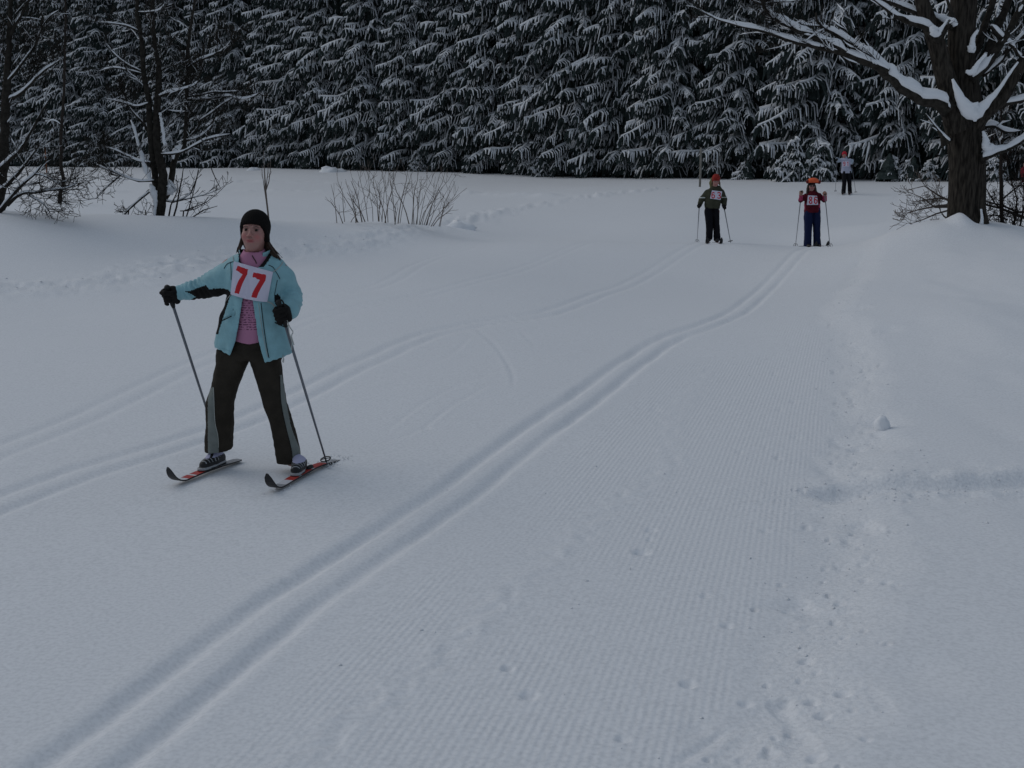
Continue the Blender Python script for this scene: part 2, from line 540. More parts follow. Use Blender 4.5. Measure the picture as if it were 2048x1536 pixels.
sm = bpy.data.materials.new('snow_ground'); sm.use_nodes = True
n, l = sm.node_tree.nodes, sm.node_tree.links
b = n['Principled BSDF']
b.inputs['Roughness'].default_value = .7
b.inputs['Specular IOR Level'].default_value = .18
def N(t, **k):
    x = n.new(t)
    for a, v in k.items():
        if a in ('operation', 'blend_type', 'attribute_name'): setattr(x, a, v)
    return x
def math_n(op, a, bb=None):
    x = n.new('ShaderNodeMath'); x.operation = op
    for q, s in enumerate((a, bb)):
        if s is None: continue
        if isinstance(s, (int, float)): x.inputs[q].default_value = s
        else: l.new(s, x.inputs[q])
    return x.outputs[0]
def attr_n(nm):
    x = n.new('ShaderNodeAttribute'); x.attribute_name = nm; return x.outputs['Fac']
tc = n.new('ShaderNodeTexCoord')
def noise_n(scale, det=3):
    x = n.new('ShaderNodeTexNoise'); x.inputs['Scale'].default_value = scale; x.inputs['Detail'].default_value = det
    l.new(tc.outputs['Object'], x.inputs['Vector']); return x.outputs['Fac']
wob = math_n('MULTIPLY', math_n('SUBTRACT', noise_n(1.6, 1), .5), .008)
ph = math_n('MULTIPLY', math_n('ADD', attr_n('lat'), wob), 2 * math.pi / .029)
cordh = math_n('MULTIPLY', math_n('MULTIPLY', math_n('SINE', ph), attr_n('cord')), math_n('MULTIPLY', noise_n(5, 3), .0014))
grain = math_n('MULTIPLY', noise_n(90, 4), .0009)
clump = math_n('MULTIPLY', noise_n(22, 4), .0012)
rgh = math_n('MULTIPLY', math_n('MULTIPLY', noise_n(40, 5), attr_n('rough')), .010)
h = math_n('ADD', math_n('ADD', cordh, grain), math_n('ADD', rgh, clump))
bp = n.new('ShaderNodeBump'); bp.inputs['Strength'].default_value = .85; bp.inputs['Distance'].default_value = 1.0
l.new(h, bp.inputs['Height']); l.new(bp.outputs[0], b.inputs['Normal'])
# tiny needles, dirt and coarse grains in the snow
cr = n.new('ShaderNodeValToRGB')
cr.color_ramp.elements[0].position = .25; cr.color_ramp.elements[0].color = (.68, .70, .73, 1)
cr.color_ramp.elements[1].position = .60; cr.color_ramp.elements[1].color = (.82, .84, .87, 1)
l.new(noise_n(60, 5), cr.inputs['Fac']); l.new(cr.outputs[0], b.inputs['Base Color'])
gm = np_mesh('snow_ground', np.stack([GX, GY, GZ], -1), [GQ, GT], sm, attrs={'lat': glat, 'cord': gcord, 'rough': grough})
ground = obj('snow_ground', gm)
tag(ground, kind='structure')
gz_cache = {}
def ground_z(x, y):
    z, _, _, _ = relief(np.array([float(x)]), np.array([float(y)]))
    return float(z[0])
# ------------------------------------------------------------------ spruces
def blades(pts, side, w, th, rd=None):
    """batched three sided blades. pts (n,k,3), side (n,3) unit, w (n,k), th (n,k): ridge on top, two edges below"""
    n, k, _ = pts.shape
    up = np.array([0, 0, 1.0])
    V = np.empty((n, k, 3, 3), np.float32)
    V[:, :, 0] = pts + (up if rd is None else rd) * th[..., None]
    V[:, :, 1] = pts - side[:, None] * w[..., None] - up * th[..., None] * .25
    V[:, :, 2] = pts + side[:, None] * w[..., None] - up * th[..., None] * .25
    base = (np.arange(n) * k * 3)[:, None, None]
    i = (np.arange(k - 1) * 3)[None, :, None]; j = np.arange(3)[None, None]; j2 = (j + 1) % 3
    Q = np.stack([base + i + j, base + i + j2, base + i + 3 + j2, base + i + 3 + j], -1).reshape(-1, 4)
    return V.reshape(-1, 3), Q

def spruce_variant(seed, H, L0, dens, nf, kseg=3, z0=1.2, core=.40, ztop=15):
    r = np.random.default_rng(seed)
    dark, snow, trunk = Acc(), Acc(), Acc()
    # trunk
    zz = np.linspace(0, H, 9)
    tube(trunk, np.stack([.05 * r.standard_normal(9), .05 * r.standard_normal(9), zz], -1), np.linspace(.20, .02, 9), 7)
    z = z0
    while z < H * .97 - (.4 if H > 5 else .05):
        f = 1 - z / H
        Lw = L0 * (f ** .75) * (.85 + .3 * r.random()) if z > 2 or H < 5 else L0 * (.72 + .3 * r.random())
        nb = 8
        a0 = r.random() * 6.28
        for b_ in range(nb):
            a = a0 + b_ * 2 * np.pi / nb + r.normal(0, .22)
            # exposed side of the tree is local -Y; the rear, inside the stand, is sparse and short
            ex = .5 - .5 * np.sin(a)
            if ex < .22 and r.random() < .75: continue
            L = Lw * (.62 + .42 * ex) * r.uniform(.8, 1.15)
            zb = z + r.normal(0, .14)
            drp = r.uniform(.08, .34) * L * (1.0 if zb > 2.2 else .75)
            d = np.array([np.cos(a), np.sin(a), 0]); s = np.array([-np.sin(a), np.cos(a), 0])
            bend = r.normal(0, .16); wv, wf_, wp = r.uniform(.3, 1.4), r.uniform(5, 11), r.uniform(0, 6)
            def axis(t):
                t = np.asarray(t)[..., None]
                return d * (L * t) + s * (bend * L * t * t) + np.array([0, 0, 1.0]) * (zb - drp * (.25 * t + 1.0 * t ** 2.1 - .12 * t ** 5) + wv * np.sin(t * wf_ + wp) * L * .03)
            m = max(4, int(nf * (L / L0)))
            # branchlets hang to both sides of the bough like a curtain
            t = np.repeat(np.linspace(.20, .99, m) + r.normal(0, .012, m), 2)
            sg = np.tile([1, -1], m) * 1.0
            n = len(t)
            env = np.sin(np.pi * np.clip(t * .80 + .17, 0, 1)) ** .8
            lm = 1 + .45 * np.sin(t * r.uniform(9, 16) + r.uniform(0, 6)) * sg ** 2
            wid = (.44 * env + .08) * lm * (L / 3.0) ** .6 * r.uniform(.7, 1.25, n)
            hang = (.50 * env + .15) * lm * (L / 3.0) ** .5 * r.uniform(.6, 1.4, n)
            fw = r.uniform(.10, .34, n) * wid / .3
            p0 = axis(t)
            u = np.linspace(0, 1, kseg + 1)
            pts = p0[:, None] + (s * sg[:, None])[:, None] * (wid[:, None] * np.sin(u * 1.45))[..., None] \
                + d * (fw[:, None] * u)[..., None] - np.array([0, 0, 1.0]) * (hang[:, None] * u ** 1.8)[..., None]
            pts += r.normal(0, .012, pts.shape)
            side = np.repeat(d[None], n, 0) + .35 * s * sg[:, None] + r.normal(0, .18, (n, 3)) * np.array([1, 1, .2])
            side /= np.linalg.norm(side, axis=1)[:, None]
            tap = np.array([1, .95, .75, .25]) if kseg == 3 else np.array([1, .85, .3])
            wd = (.088 * (L / 3.0) ** .4 * r.uniform(.7, 1.3, n))[:, None] * tap
            # dark needles: wider, hanging lower than the snow on them
            outw = (s * sg[:, None])[:, None] * np.ones((1, kseg + 1, 1))
            rdv = outw * (.15 + .85 * u[None, :, None]) + np.array([0, 0, 1.0]) * (1.05 - .55 * u[None, :, None])
            rdv /= np.linalg.norm(rdv, axis=2)[..., None]
            pd = pts - outw * .035; pd[..., 2] -= .035 + .10 * u[None] ** 1.2 * r.uniform(.3, 1.5, (n, 1))
            V, Q = blades(pd, side, wd * 1.15, -.05 - .06 * r.random((n, 1)) * np.ones((1, kseg + 1)))
            dark.add(V, Q)
            keep = r.random(n) < .97
            cov = r.uniform(.55, 1.08, n)
            ps = p0[:, None] + (pts - p0[:, None]) * cov[:, None, None] + outw * .012
            V, Q = blades(ps[keep], side[keep], (wd * .98)[keep], (.030 + .030 * r.random((n, 1)) * tap)[keep], rdv[keep])
            snow.add(V, Q)
            # snow along the ridge of the bough and the dark bough under it
            tt = np.linspace(.12, 1.02, 7)
            ax = axis(tt)[None]
            wr = (.085 * np.array([.6, .9, 1, 1, .9, .7, .35]) * (L / 3.0) ** .5)[None] * r.uniform(.75, 1.25, (1, 7))
            V, Q = blades(ax + [0, 0, .012], s[None], wr, .065 + .05 * r.random((1, 7)))
            snow.add(V, Q)
            V, Q = blades(ax - [0, 0, .04], s[None], wr * 1.3, np.full((1, 7), -.09))
            dark.add(V, Q)
        z += r.uniform(.38, .52) / dens * (1 if z < ztop else 2.6)
    # dark core of dense inner twigs
    k = 12; seg = 9
    zc = np.linspace(.25, H, k)
    rc = L0 * core * np.clip(1 - zc / H, 0, 1) ** .8 + .05
    tube(dark, np.stack([0 * zc, .15 + 0 * zc, zc], -1), rc, seg, jit=.72 + .5 * r.random((k, seg)))
    return (trunk.mesh('spruce_trunk', M['spruce_bark']), dark.mesh('spruce_needles', M['needles'], smooth=False), snow.mesh('spruce_snow', M['snow'], smooth=True))

VAR = [spruce_variant(11, 30, 3.2, 1.0, 21, 2), spruce_variant(12, 33, 2.9, 1.0, 20, 2), spruce_variant(13, 28, 3.5, .95, 21, 2)]
VARF = [spruce_variant(21, 31, 3.4, .95, 15, 2, ztop=22), spruce_variant(22, 29, 3.2, 1.0, 15, 2, ztop=22)]

edge_pts = []
for (px, Y) in [(-330, 118), (-60, 106), (120, 99), (250, 93), (500, 86), (750, 77), (1000, 69), (1250, 61), (1500, 55), (1750, 51), (1900, 48), (2060, 45), (2400, 41)]:
    v = P(px, 360, Y + 1.6); edge_pts.append((v[0], v[1]))
edge_pts = np.array(edge_pts)
el = np.concatenate([[0], np.cumsum(np.linalg.norm(np.diff(edge_pts, axis=0), axis=1))])
rf = random.Random(5)
ntree = 0
for row in range(3):
    s = rf.uniform(0, 1.5)
    while s < el[-1]:
        x = np.interp(s, el, edge_pts[:, 0]); y = np.interp(s, el, edge_pts[:, 1])
        x2 = np.interp(min(s + 2, el[-1]), el, edge_pts[:, 0]); y2 = np.interp(min(s + 2, el[-1]), el, edge_pts[:, 1])
        x1 = np.interp(max(s - 2, 0), el, edge_pts[:, 0]); y1 = np.interp(max(s - 2, 0), el, edge_pts[:, 1])
        tx, ty = x2 - x1, y2 - y1
        q = math.hypot(tx, ty); tx /= q; ty /= q
        nx, ny = ty, -tx            # outward, towards the open field
        off = row * 2.5 + rf.uniform(-.45, .45)
        X, Y = x - nx * off, y - ny * off
        var = rf.choice(VARF if Y > 84 or row == 2 else VAR)
        gz = float(base_z(X, Y)) - .15
        t = empty('spruce_tree', (X, Y, gz), cat='spruce tree', group='snow laden spruces of the forest edge')
        t['label'] = ['tall dark spruce with snow on its drooping boughs, at the front of the forest edge',
                      'tall dark spruce with snowy boughs standing just behind the front spruces',
                      'dark spruce deep in the stand behind the snowy forest edge'][row]
        rot = math.atan2(ny, nx) + math.pi / 2 - .30 + rf.uniform(-.45, .45)
        sc = rf.uniform(.88, 1.12)
        for nm, me in zip(('trunk', 'needles', 'snow_cover'), var):
            o = obj(nm, me, t)
        t.rotation_euler = (rf.uniform(-.02, .02), rf.uniform(-.02, .02), rot)
        t.scale = (sc, sc, sc * rf.uniform(.92, 1.08))
        ntree += 1
        s += rf.uniform(2.3, 3.4) if row else rf.uniform(2.9, 4.6)
print('spruces', ntree)

# young snow-bent spruces standing in front of the edge
YV = [spruce_variant(31, 2.1, 1.35, 2.3, 12, 2, .30, .5), spruce_variant(32, 1.5, 1.15, 2.5, 11, 2, .22, .5)]
for i, (px, Y, v, sc) in enumerate([(1585, 51, 0, 1.25), (1630, 50.5, 0, 1.2), (1778, 49, 1, 1.15), (1820, 48.6, 1, 1.0), (1860, 48, 1, .9), (1085, 65, 0, 1.1), (1030, 67, 1, 1.2), (620, 80, 1, 1.1), (1490, 54, 1, .9), (1990, 44.5, 1, 1.0), (835, 73, 0, .9)]):
    v0 = P(px, 360, Y)
    t = empty('young_spruce', (v0[0], Y, float(base_z(v0[0], Y)) - .1), cat='young spruce')
    t['label'] = ['round young spruce buried in snow, left of the pair behind the orange hatted skier', 'wide snow-laden young spruce directly behind the orange hatted skier',
                  'squat white snowed-in young spruce right of the skier numbered 91', 'low snowed-in young spruce between skier 91 and the old tree', 'small snow-covered young spruce just left of the old tree trunk',
                  'snowed-in young spruce at the forest foot near the middle of the picture', 'low snowed-in young spruce left of the middle of the forest foot', 'small snow mound of a young spruce at the forest foot above the black hat',
                  'small snowy young spruce between the skiers numbered 63 and 86', 'low snow-covered young spruce behind the shrub right of the old trunk', 'snowed-in young spruce at the forest foot above the bare bush'][i]
    t['group'] = 'young spruces in front of the forest edge'
    t.rotation_euler = (0, 0, i * 1.3); t.scale = (sc * .8, sc * .8, sc * .78)
    for nm, me in zip(('trunk', 'needles', 'snow_cover'), YV[v]): obj(nm, me, t)

# forest soil under the trees is the same snow; a few snow heaps lie on the field rim
def lump_mesh(name, rx, ry, rz, seed, m=None, res=20):
    u = np.linspace(0, 2 * np.pi, res, endpoint=False); v = np.linspace(.02, np.pi - .02, res // 2)
    U, W = np.meshgrid(u, v)
    d = np.stack([np.cos(U) * np.sin(W), np.sin(U) * np.sin(W), np.cos(W)], -1).reshape(-1, 3)
    k = 1 + (.22 if rx < .1 or name in ('eye', 'iris') else .42) * fbm(d[:, 0] * 1.7 + seed, d[:, 1] * 1.7, d[:, 2] * 1.7, seed=seed, octs=3)
    V = d * k[:, None] * [rx, ry, rz]
    nv, nu = W.shape
    i = np.arange(nv - 1)[:, None] * nu; j = np.arange(nu)[None]; j2 = (j + 1) % nu
    Q = np.stack([i + j, i + nu + j, i + nu + j2, i + j2], -1).reshape(-1, 4)
    return np_mesh(name, V, [Q, np.arange(nu)[::-1][None], ((nv - 1) * nu + np.arange(nu))[None]], m or M['snow'])
for i, (px, Y, r_, lab) in enumerate([(664, 73, .85, 'pale snow heap on the field rim above the bare bush'), (508, 78, .5, 'small snow lump on the field rim above the black hat'), (915, 27.5, .42, 'rounded snow heap at the right foot of the bare bush')]):
    v0 = P(px, 345, Y)
    o = obj('snow_heap', lump_mesh('snow_heap', r_, r_ * .8, r_ * (.75 if i < 2 else .42), 50 + i), None, (v0[0], Y, float(base_z(v0[0], Y)) + ((-.36, -.22, -.02)[i])))
    tag(o, lab, 'snow heap')
g = on_ground(1763, 868)
o = obj('snowball', lump_mesh('snowball', .058, .055, .062, 77), None, (g[0], g[1], ground_z(g[0], g[1]) + .035))
tag(o, 'fist-sized snow lump lying alone on the smooth snow right of the trail', 'snow lump')
# crumbs of snow along the rough strips
cr_ = Acc()
rc_ = random.Random(9)
def crumb(x, y, s):
    d = np.array([[1, 0, 0], [-.6, .8, 0], [-.6, -.7, 0], [.1, .1, .9], [.3, -.1, -.6]]) * s * np.array([rc_.uniform(.7, 1.4), rc_.uniform(.7, 1.4), rc_.uniform(.6, 1)])
    a = rc_.random() * 6.28; R_ = np.array([[math.cos(a), -math.sin(a), 0], [math.sin(a), math.cos(a), 0], [0, 0, 1]])
    return d @ R_.T
cx, cy, cs = [], [], []
def scatter(path, i0, i1, n_, mu, sig, s0, s1):
    for _ in range(n_):
        i_ = rc_.randint(i0, i1); e = path[i_]; t_ = path[i_ + 1] - e; L = np.hypot(*t_) + 1e-9
        off = rc_.gauss(mu, sig); u = rc_.random()
        cx.append(e[0] + t_[0] * u + t_[1] / L * off); cy.append(e[1] + t_[1] * u - t_[0] / L * off); cs.append(s0 + (s1 - s0) * rc_.random() ** 3)
scatter(EDGE, 1, 55, 420, .22, .17, .003, .010)
scatter(CROSS, 0, 19, 220, .0, .28, .003, .010)
scatter(BERM, 1, 40, 420, -.3, .35, .006, .022)
scatter(EDGE, 1, 50, 120, -1.0, .25, .003, .009)
cz, _, _, _ = relief(np.array(cx), np.array(cy))
for x, y, z, s in zip(cx, cy, cz, cs):
    V = crumb(x, y, s) + [x, y, z + s * .3]
    cr_.add(V, None, [[0, 1, 3], [1, 2, 3], [2, 0, 3], [1, 0, 4], [2, 1, 4], [0, 2, 4]])
o = obj('snow_crumbs', cr_.mesh('snow_crumbs', M['snow']))
tag(o, 'loose snow crumbs scattered along the rough edges of the groomed trail', 'snow crumbs', kind='stuff')
# ------------------------------------------------------------------ bare trees, traced limb by limb
def snowcap(acc, p, r, th, seed=0, steep=.92, wf=.95):
    """a lumpy ridge of snow resting on a limb"""
    p = np.asarray(p, float)
    L = np.linalg.norm(np.diff(p, axis=0), axis=1).sum()
    n = int(np.clip(L / .05, 5, 90))
    q = spline(np.column_stack([p, np.broadcast_to(r, len(p)), np.broadcast_to(th, len(p))]), n)
    c, rr, tt = q[:, :3], np.maximum(q[:, 3], .002), q[:, 4]
    t, s, u = frames(c)
    sv = np.stack([t[:, 1], -t[:, 0], 0 * t[:, 0]], -1)
    nn = np.linalg.norm(sv, axis=1)[:, None]
    sv = np.where(nn > .08, sv / (nn + 1e-9), s)
    for i_ in range(1, n):
        if np.dot(sv[i_], sv[i_ - 1]) < 0: sv[i_] = -sv[i_]
    slope = np.abs(t[:, 2])
    k = 1 - sstep(steep - .25, steep + .12, slope)
    a = np.arange(n)
    nz = .95 + .30 * fbm(a * .30, a * 0.0, seed=seed, octs=2)
    k = k * np.clip(nz, .25, 1.4)
    e = np.minimum(1, np.minimum(a, n - 1 - a) / 2.5 + .15)
    h = tt * k * e; w = rr * wf * np.clip(k * 1.3, .25, 1.05) + h * .12
    up = np.array([0, 0, 1.0])
    prof = [(-1, -.25), (-1.05, .25), (-.62, .80), (0, 1), (.62, .80), (1.05, .25), (1, -.25)]
    m = len(prof)
    V = np.stack([c + sv * (w * a_)[:, None] + up * (rr * .55 + h * b_ - (rr * .25 if b_ < 0 else 0))[:, None] for a_, b_ in prof], 1).reshape(-1, 3)
    i_ = np.arange(n - 1)[:, None] * m; j_ = np.arange(m)[None]; j2 = (j_ + 1) % m
    Q = np.stack([i_ + j_, i_ + m + j_, i_ + m + j2, i_ + j2], -1).reshape(-1, 4)
    V = np.vstack([V, c[0] + up * rr[0] * .5, c[-1] + up * rr[-1] * .5])
    kk = np.arange(m); k2 = (kk + 1) % m
    T = np.vstack([np.stack([kk, k2, np.full(m, n * m)], -1), np.stack([(n - 1) * m + k2, (n - 1) * m + kk, np.full(m, n * m + 1)], -1)])
    acc.add(V, Q, T)

def sprout(r, p, rad, nb, Lr, depth, out, up=.35, spread=.9):
    """recursive twigs off a polyline; collects (points, radii)"""
    L = np.linalg.norm(np.diff(p, axis=0), axis=1).sum()
    for _ in range(nb):
        f = r.uniform(.2, .98)
        i_ = int(f * (len(p) - 1)); i_ = min(i_, len(p) - 2)
        a = p[i_] + (p[i_ + 1] - p[i_]) * (f * (len(p) - 1) - i_)
        t = p[i_ + 1] - p[i_]; t /= np.linalg.norm(t) + 1e-9
        d = t * .75 + r.normal(0, spread * .6, 3) * [1, .8, .8] + np.array([0, 0, up * r.random()])
        d /= np.linalg.norm(d)
        l_ = Lr * r.uniform(.5, 1.15)
        k = 5
        q = [a]
        for s_ in range(k):
            d = d + r.normal(0, .16, 3) + np.array([0, 0, .05]); d /= np.linalg.norm(d)
            q.append(q[-1] + d * l_ / k)
        q = np.array(q)
        r0 = rad * (1 - .5 * f) * .55
        out.append((q, np.linspace(r0, r0 * .3, k + 1)))
        if depth > 0:
            sprout(r, q, r0, max(2, nb // 2), Lr * .55, depth - 1, out, up, spread)

def limb_obj(tree, root, name, pts, rads, bark, snow_th=None, twigs=None, seed=0, seg=8, minsnow=.004, label=None, rough_j=0, wf=.95):
    """a limb mesh with its twigs as a part, the snow on it as a sub-part"""
    pts = np.asarray(pts, float)
    L = np.linalg.norm(np.diff(pts, axis=0), axis=1).sum()
    n = int(np.clip(L / (.10 if seg > 6 else .2), 4, 60))
    q = spline(np.column_stack([pts, rads]), n)
    c, rr = q[:, :3], np.maximum(q[:, 3], .0015)
    r = np.random.default_rng(seed)
    A, S = Acc(), Acc()
    wob = r.normal(0, 1, (n, 3)) * (rr * .10)[:, None]; wob[0] = 0
    c = c + wob
    tube(A, c, rr, seg, jit=1 + rough_j * r.normal(0, 1, (n, seg)) if rough_j else None)
    if snow_th: snowcap(S, c, rr, np.minimum(snow_th, rr * 1.35 + .008), seed, wf=wf)
    if twigs:
        nb, Lr, dep = twigs[:3]
        up = twigs[3] if len(twigs) > 3 else .35
        out = []
        sprout(r, c, max(rr.mean() * .55, .004), nb, Lr, dep, out, up)
        for (p_, r_) in out:
            tube(A, p_[::(2 if r_[0] < .006 else 1)] if len(p_) == 5 else p_, np.maximum(r_, .0035 if bark is M['stem'] else .00019 * root[1]), 4 if r_[0] > .009 else 3, cap=False)
            if snow_th and r_[0] > minsnow and r.random() < .45:
                snowcap(S, p_, r_, min(snow_th * .45, .028) * r.uniform(.5, 1.1), seed + 1)
    o = obj(name, A.mesh(name, bark, off=root), tree)
    if label: o['label'] = label
    if S.n:
        obj('snow_cap', S.mesh('snow_cap', M['snow'], off=root), o)
    return o

# ---- the old tree on the right
YT = 18.0
K = YT / FPX * 1.005        # metres per pixel there
def TP(l, dy=0.0):
    out = []
    for a in l:
        px, py, w = a[:3]; d = a[3] if len(a) > 3 else dy
        p = P(px, py, YT + d); out.append((*p, w * .5 * K))
    return np.array(out)
root = np.array([TREE_BASE[0], TREE_BASE[1], ground_z(TREE_BASE[0], TREE_BASE[1]) - .1])
big = empty('old_tree', root, 'massive bare old tree with thick snow-covered limbs on a snow mound right of the trail', 'tree')
# trunk with ridged bark, built as one lofted body
def bark_tube(name, pts, seed, seg=56, ridge=.012, parent=None):
    n = 110
    q = spline(pts, n); c, rr = q[:, :3], q[:, 3]
    a = np.arange(seg) / seg * 2 * np.pi
    t, s, u = frames(c)
    arc = np.concatenate([[0], np.cumsum(np.linalg.norm(np.diff(c, axis=0), axis=1))])
    AA_, SS = np.meshgrid(a, arc)
    x, y = np.cos(AA_) * 3.1, np.sin(AA_) * 3.1
    f = fbm(x * 1.6, y * 1.6, SS * 1.3, seed=seed, octs=3)
    rd = np.abs(fbm(x * 2.6, y * 2.6, SS * 1.1, seed=seed + 3, octs=2))
    g_ = rr[:, None] * (1 + .045 * f) + ridge * (rd - .35)
    V = (c[:, None] + g_[..., None] * (np.cos(a)[None, :, None] * s[:, None] + np.sin(a)[None, :, None] * u[:, None])).reshape(-1, 3)
    i_ = np.arange(n - 1)[:, None] * seg; j_ = np.arange(seg)[None]; j2 = (j_ + 1) % seg
    Q = np.stack([i_ + j_, i_ + j2, i_ + seg + j2, i_ + seg + j_], -1).reshape(-1, 4)
    return obj(name, np_mesh(name, V - root, Q, M['bark_old']), parent)
M['bark_old'] = mat('bark_old', (0.040, 0.036, 0.031), 0.95, var=.0, bump=1.0, bscale=30, spec=.1)
nt = M['bark_old'].node_tree; nn_, ll_ = nt.nodes, nt.links
t_ = [x for x in nn_ if x.type == 'TEX_NOISE'][0]
mp = nn_.new('ShaderNodeMapping'); mp.inputs['Scale'].default_value = (1, 1, .16)
ll_.new([x for x in nn_ if x.type == 'TEX_COORD'][0].outputs['Object'], mp.inputs['Vector']); ll_.new(mp.outputs[0], t_.inputs['Vector'])
rp = nn_.new('ShaderNodeValToRGB'); rp.color_ramp.elements[0].position = .35; rp.color_ramp.elements[1].position = .72
rp.color_ramp.elements[0].color = (.013, .011, .0095, 1); rp.color_ramp.elements[1].color = (.060, .052, .043, 1)
ll_.new(t_.outputs['Fac'], rp.inputs['Fac']); ll_.new(rp.outputs[0], nn_['Principled BSDF'].inputs['Base Color'])
[x for x in nn_ if x.type == 'BUMP'][0].inputs['Distance'].default_value = .02

bark_tube('trunk', TP([(1936, 480, 92), (1934, 452, 80), (1933, 420, 71), (1935, 370, 69), (1934, 320, 68), (1931, 280, 66), (1931, 240, 64), (1930, 200, 60), (1925, 150, 54), (1922, 100, 50), (1924, 50, 50), (1928, 0, 48), (1930, -60, 44), (1926, -140, 38), (1932, -240, 28), (1928, -340, 16), (1934, -430, 6)]), 5, parent=big)
bark_tube('stem', TP([(1920, 262, 50), (1908, 225, 46), (1898, 180, 38), (1884, 130, 34), (1872, 85, 31), (1856, 40, 29), (1843, 0, 26), (1832, -60, 22), (1818, -130, 16), (1812, -220, 9), (1806, -300, 4)], -.22), 8, seg=28, ridge=.008, parent=big)
bark_tube('stem', TP([(1942, 268, 40, -.05), (1956, 238, 36, -.15), (1980, 215, 30, -.2), (2002, 196, 27, -.2), (2020, 165, 25, -.2), (2040, 133, 23, -.2), (2060, 105, 22, -.2), (2090, 60, 20, -.1), (2110, 0, 16, 0), (2120, -80, 12, 0), (2150, -160, 5, 0)]), 9, seg=28, ridge=.008, parent=big)
# root flare lobes
bark_tube('root', TP([(1906, 430, 20, -.08), (1900, 455, 26, -.12), (1890, 482, 20, -.2)]), 12, seg=16, parent=big)
bark_tube('root', TP([(1962, 430, 20, -.08), (1966, 452, 24, -.1), (1974, 482, 20, -.15)]), 13, seg=16, parent=big)

def LB(name, l, dy, th, tw, seed, seg=10, **k):
    a = TP(l, dy)
    return limb_obj(big, root, name, a[:, :3], a[:, 3], M['bark'], th, tw, seed, seg, rough_j=.06, **k)
# the long left limb and its forks
LB('limb', [(1900, 222, 34), (1885, 207, 30), (1849, 197, 27), (1815, 180, 24), (1787, 158, 23), (1771, 140, 21), (1747, 118, 18), (1720, 100, 15), (1690, 80, 12), (1662, 63, 10), (1648, 55, 7), (1634, 42, 5), (1632, 25, 3)], -.35, .13, (14, .5, 1), 201)
LB('limb', [(1774, 143, 18), (1740, 126, 17), (1705, 113, 15), (1683, 103, 14), (1634, 94, 11), (1595, 84, 10), (1568, 76, 9), (1525, 61, 8), (1494, 54, 6.5), (1468, 48, 5), (1439, 40, 4), (1412, 28, 3.5), (1392, 16, 2.5), (1372, 12, 2)], -.40, .05, (22, .55, 1), 202)
LB('limb', [(1690, 105, 15), (1660, 86, 14), (1630, 73, 13), (1595, 60, 12), (1582, 53, 11), (1556, 39, 10), (1537, 24, 9), (1529, 10, 7), (1522, -6, 6), (1516, -30, 4)], -.42, .085, (20, .5, 1), 203)
LB('limb', [(1640, 52, 4), (1615, 50, 3.5), (1600, 46, 3), (1590, 38, 2.5)], -.40, .05, (4, .25, 1), 204, 6)
LB('limb', [(1529, 8, 5), (1560, 3, 4), (1590, 1, 3.5), (1610, -6, 2)], -.40, .05, (5, .25, 1), 205, 6)
LB('limb', [(1530, 10, 5), (1505, 0, 4), (1480, -16, 2)], -.40, .05, (5, .35, 1), 206, 6)
LB('limb', [(1905, 55, 14), (1891, 46, 13), (1862, 34, 12), (1839, 26, 12), (1805, 14, 11), (1779, 3, 10), (1758, -6, 9), (1700, -40, 6), (1660, -60, 3)], -.1, .12, (8, .5, 1), 207)
LB('limb', [(1868, 60, 16), (1843, 50, 14), (1811, 40, 12), (1787, 28, 9), (1770, 16, 7), (1757, 6, 5), (1735, -12, 4)], -.3, .11, (6, .5, 1), 208)
LB('limb', [(1871, 84, 14), (1884, 64, 12), (1900, 42, 11), (1905, 28, 8), (1898, 10, 6), (1890, -12, 4)], -.38, .05, (3, .3, 1), 209)
# right side
LB('limb', [(1960, 318, 24), (1978, 306, 18), (1995, 303, 14), (2015, 297, 13), (2040, 282, 13), (2060, 268, 12), (2110, 250, 10), (2170, 240, 6)], -.25, .24, (8, .5, 1), 211, wf=1.2)
LB('limb', [(1998, 208, 14), (2020, 204, 12), (2050, 197, 11), (2100, 180, 8), (2160, 170, 4)], -.2, .13, (6, .5, 1), 212)
LB('limb', [(1935, 150, 22), (1950, 138, 20), (1965, 120, 19), (1985, 85, 17), (2000, 45, 15), (2016, 0, 13), (2030, -60, 9), (2040, -120, 5)], .1, .10, (8, .5, 1), 213)
LB('limb', [(1940, 160, 20), (1965, 137, 18), (1985, 112, 16), (2010, 75, 14), (2035, 30, 12), (2060, -10, 10), (2100, -70, 6)], -.2, .12, (8, .5, 1), 214)
LB('limb', [(1942, 110, 18), (1955, 90, 16), (1968, 55, 14), (1985, 10, 12), (1996, -40, 9), (2010, -120, 4)], .15, .08, (8, .5, 1), 215)
LB('limb', [(1982, 52, 9), (1998, 68, 9), (2012, 82, 8.5), (2026, 92, 8), (2036, 108, 7), (2050, 118, 6), (2075, 125, 4)], -.2, .09, (5, .4, 1), 216)
LB('limb', [(1965, 150, 12), (1985, 135, 11), (2004, 118, 10), (2020, 95, 9), (2045, 70, 8), (2080, 30, 5)], -.05, .09, (6, .4, 1), 217)
LB('limb', [(1895, 286, 26), (1889, 278, 14), (1878, 262, 6), (1866, 246, 4), (1852, 228, 3)], -.3, .10, (5, .25, 1), 218)
LB('limb', [(1962, 255, 14), (1985, 250, 10), (2010, 262, 7), (2040, 262, 4)], .2, .1, (5, .4, 1), 219)
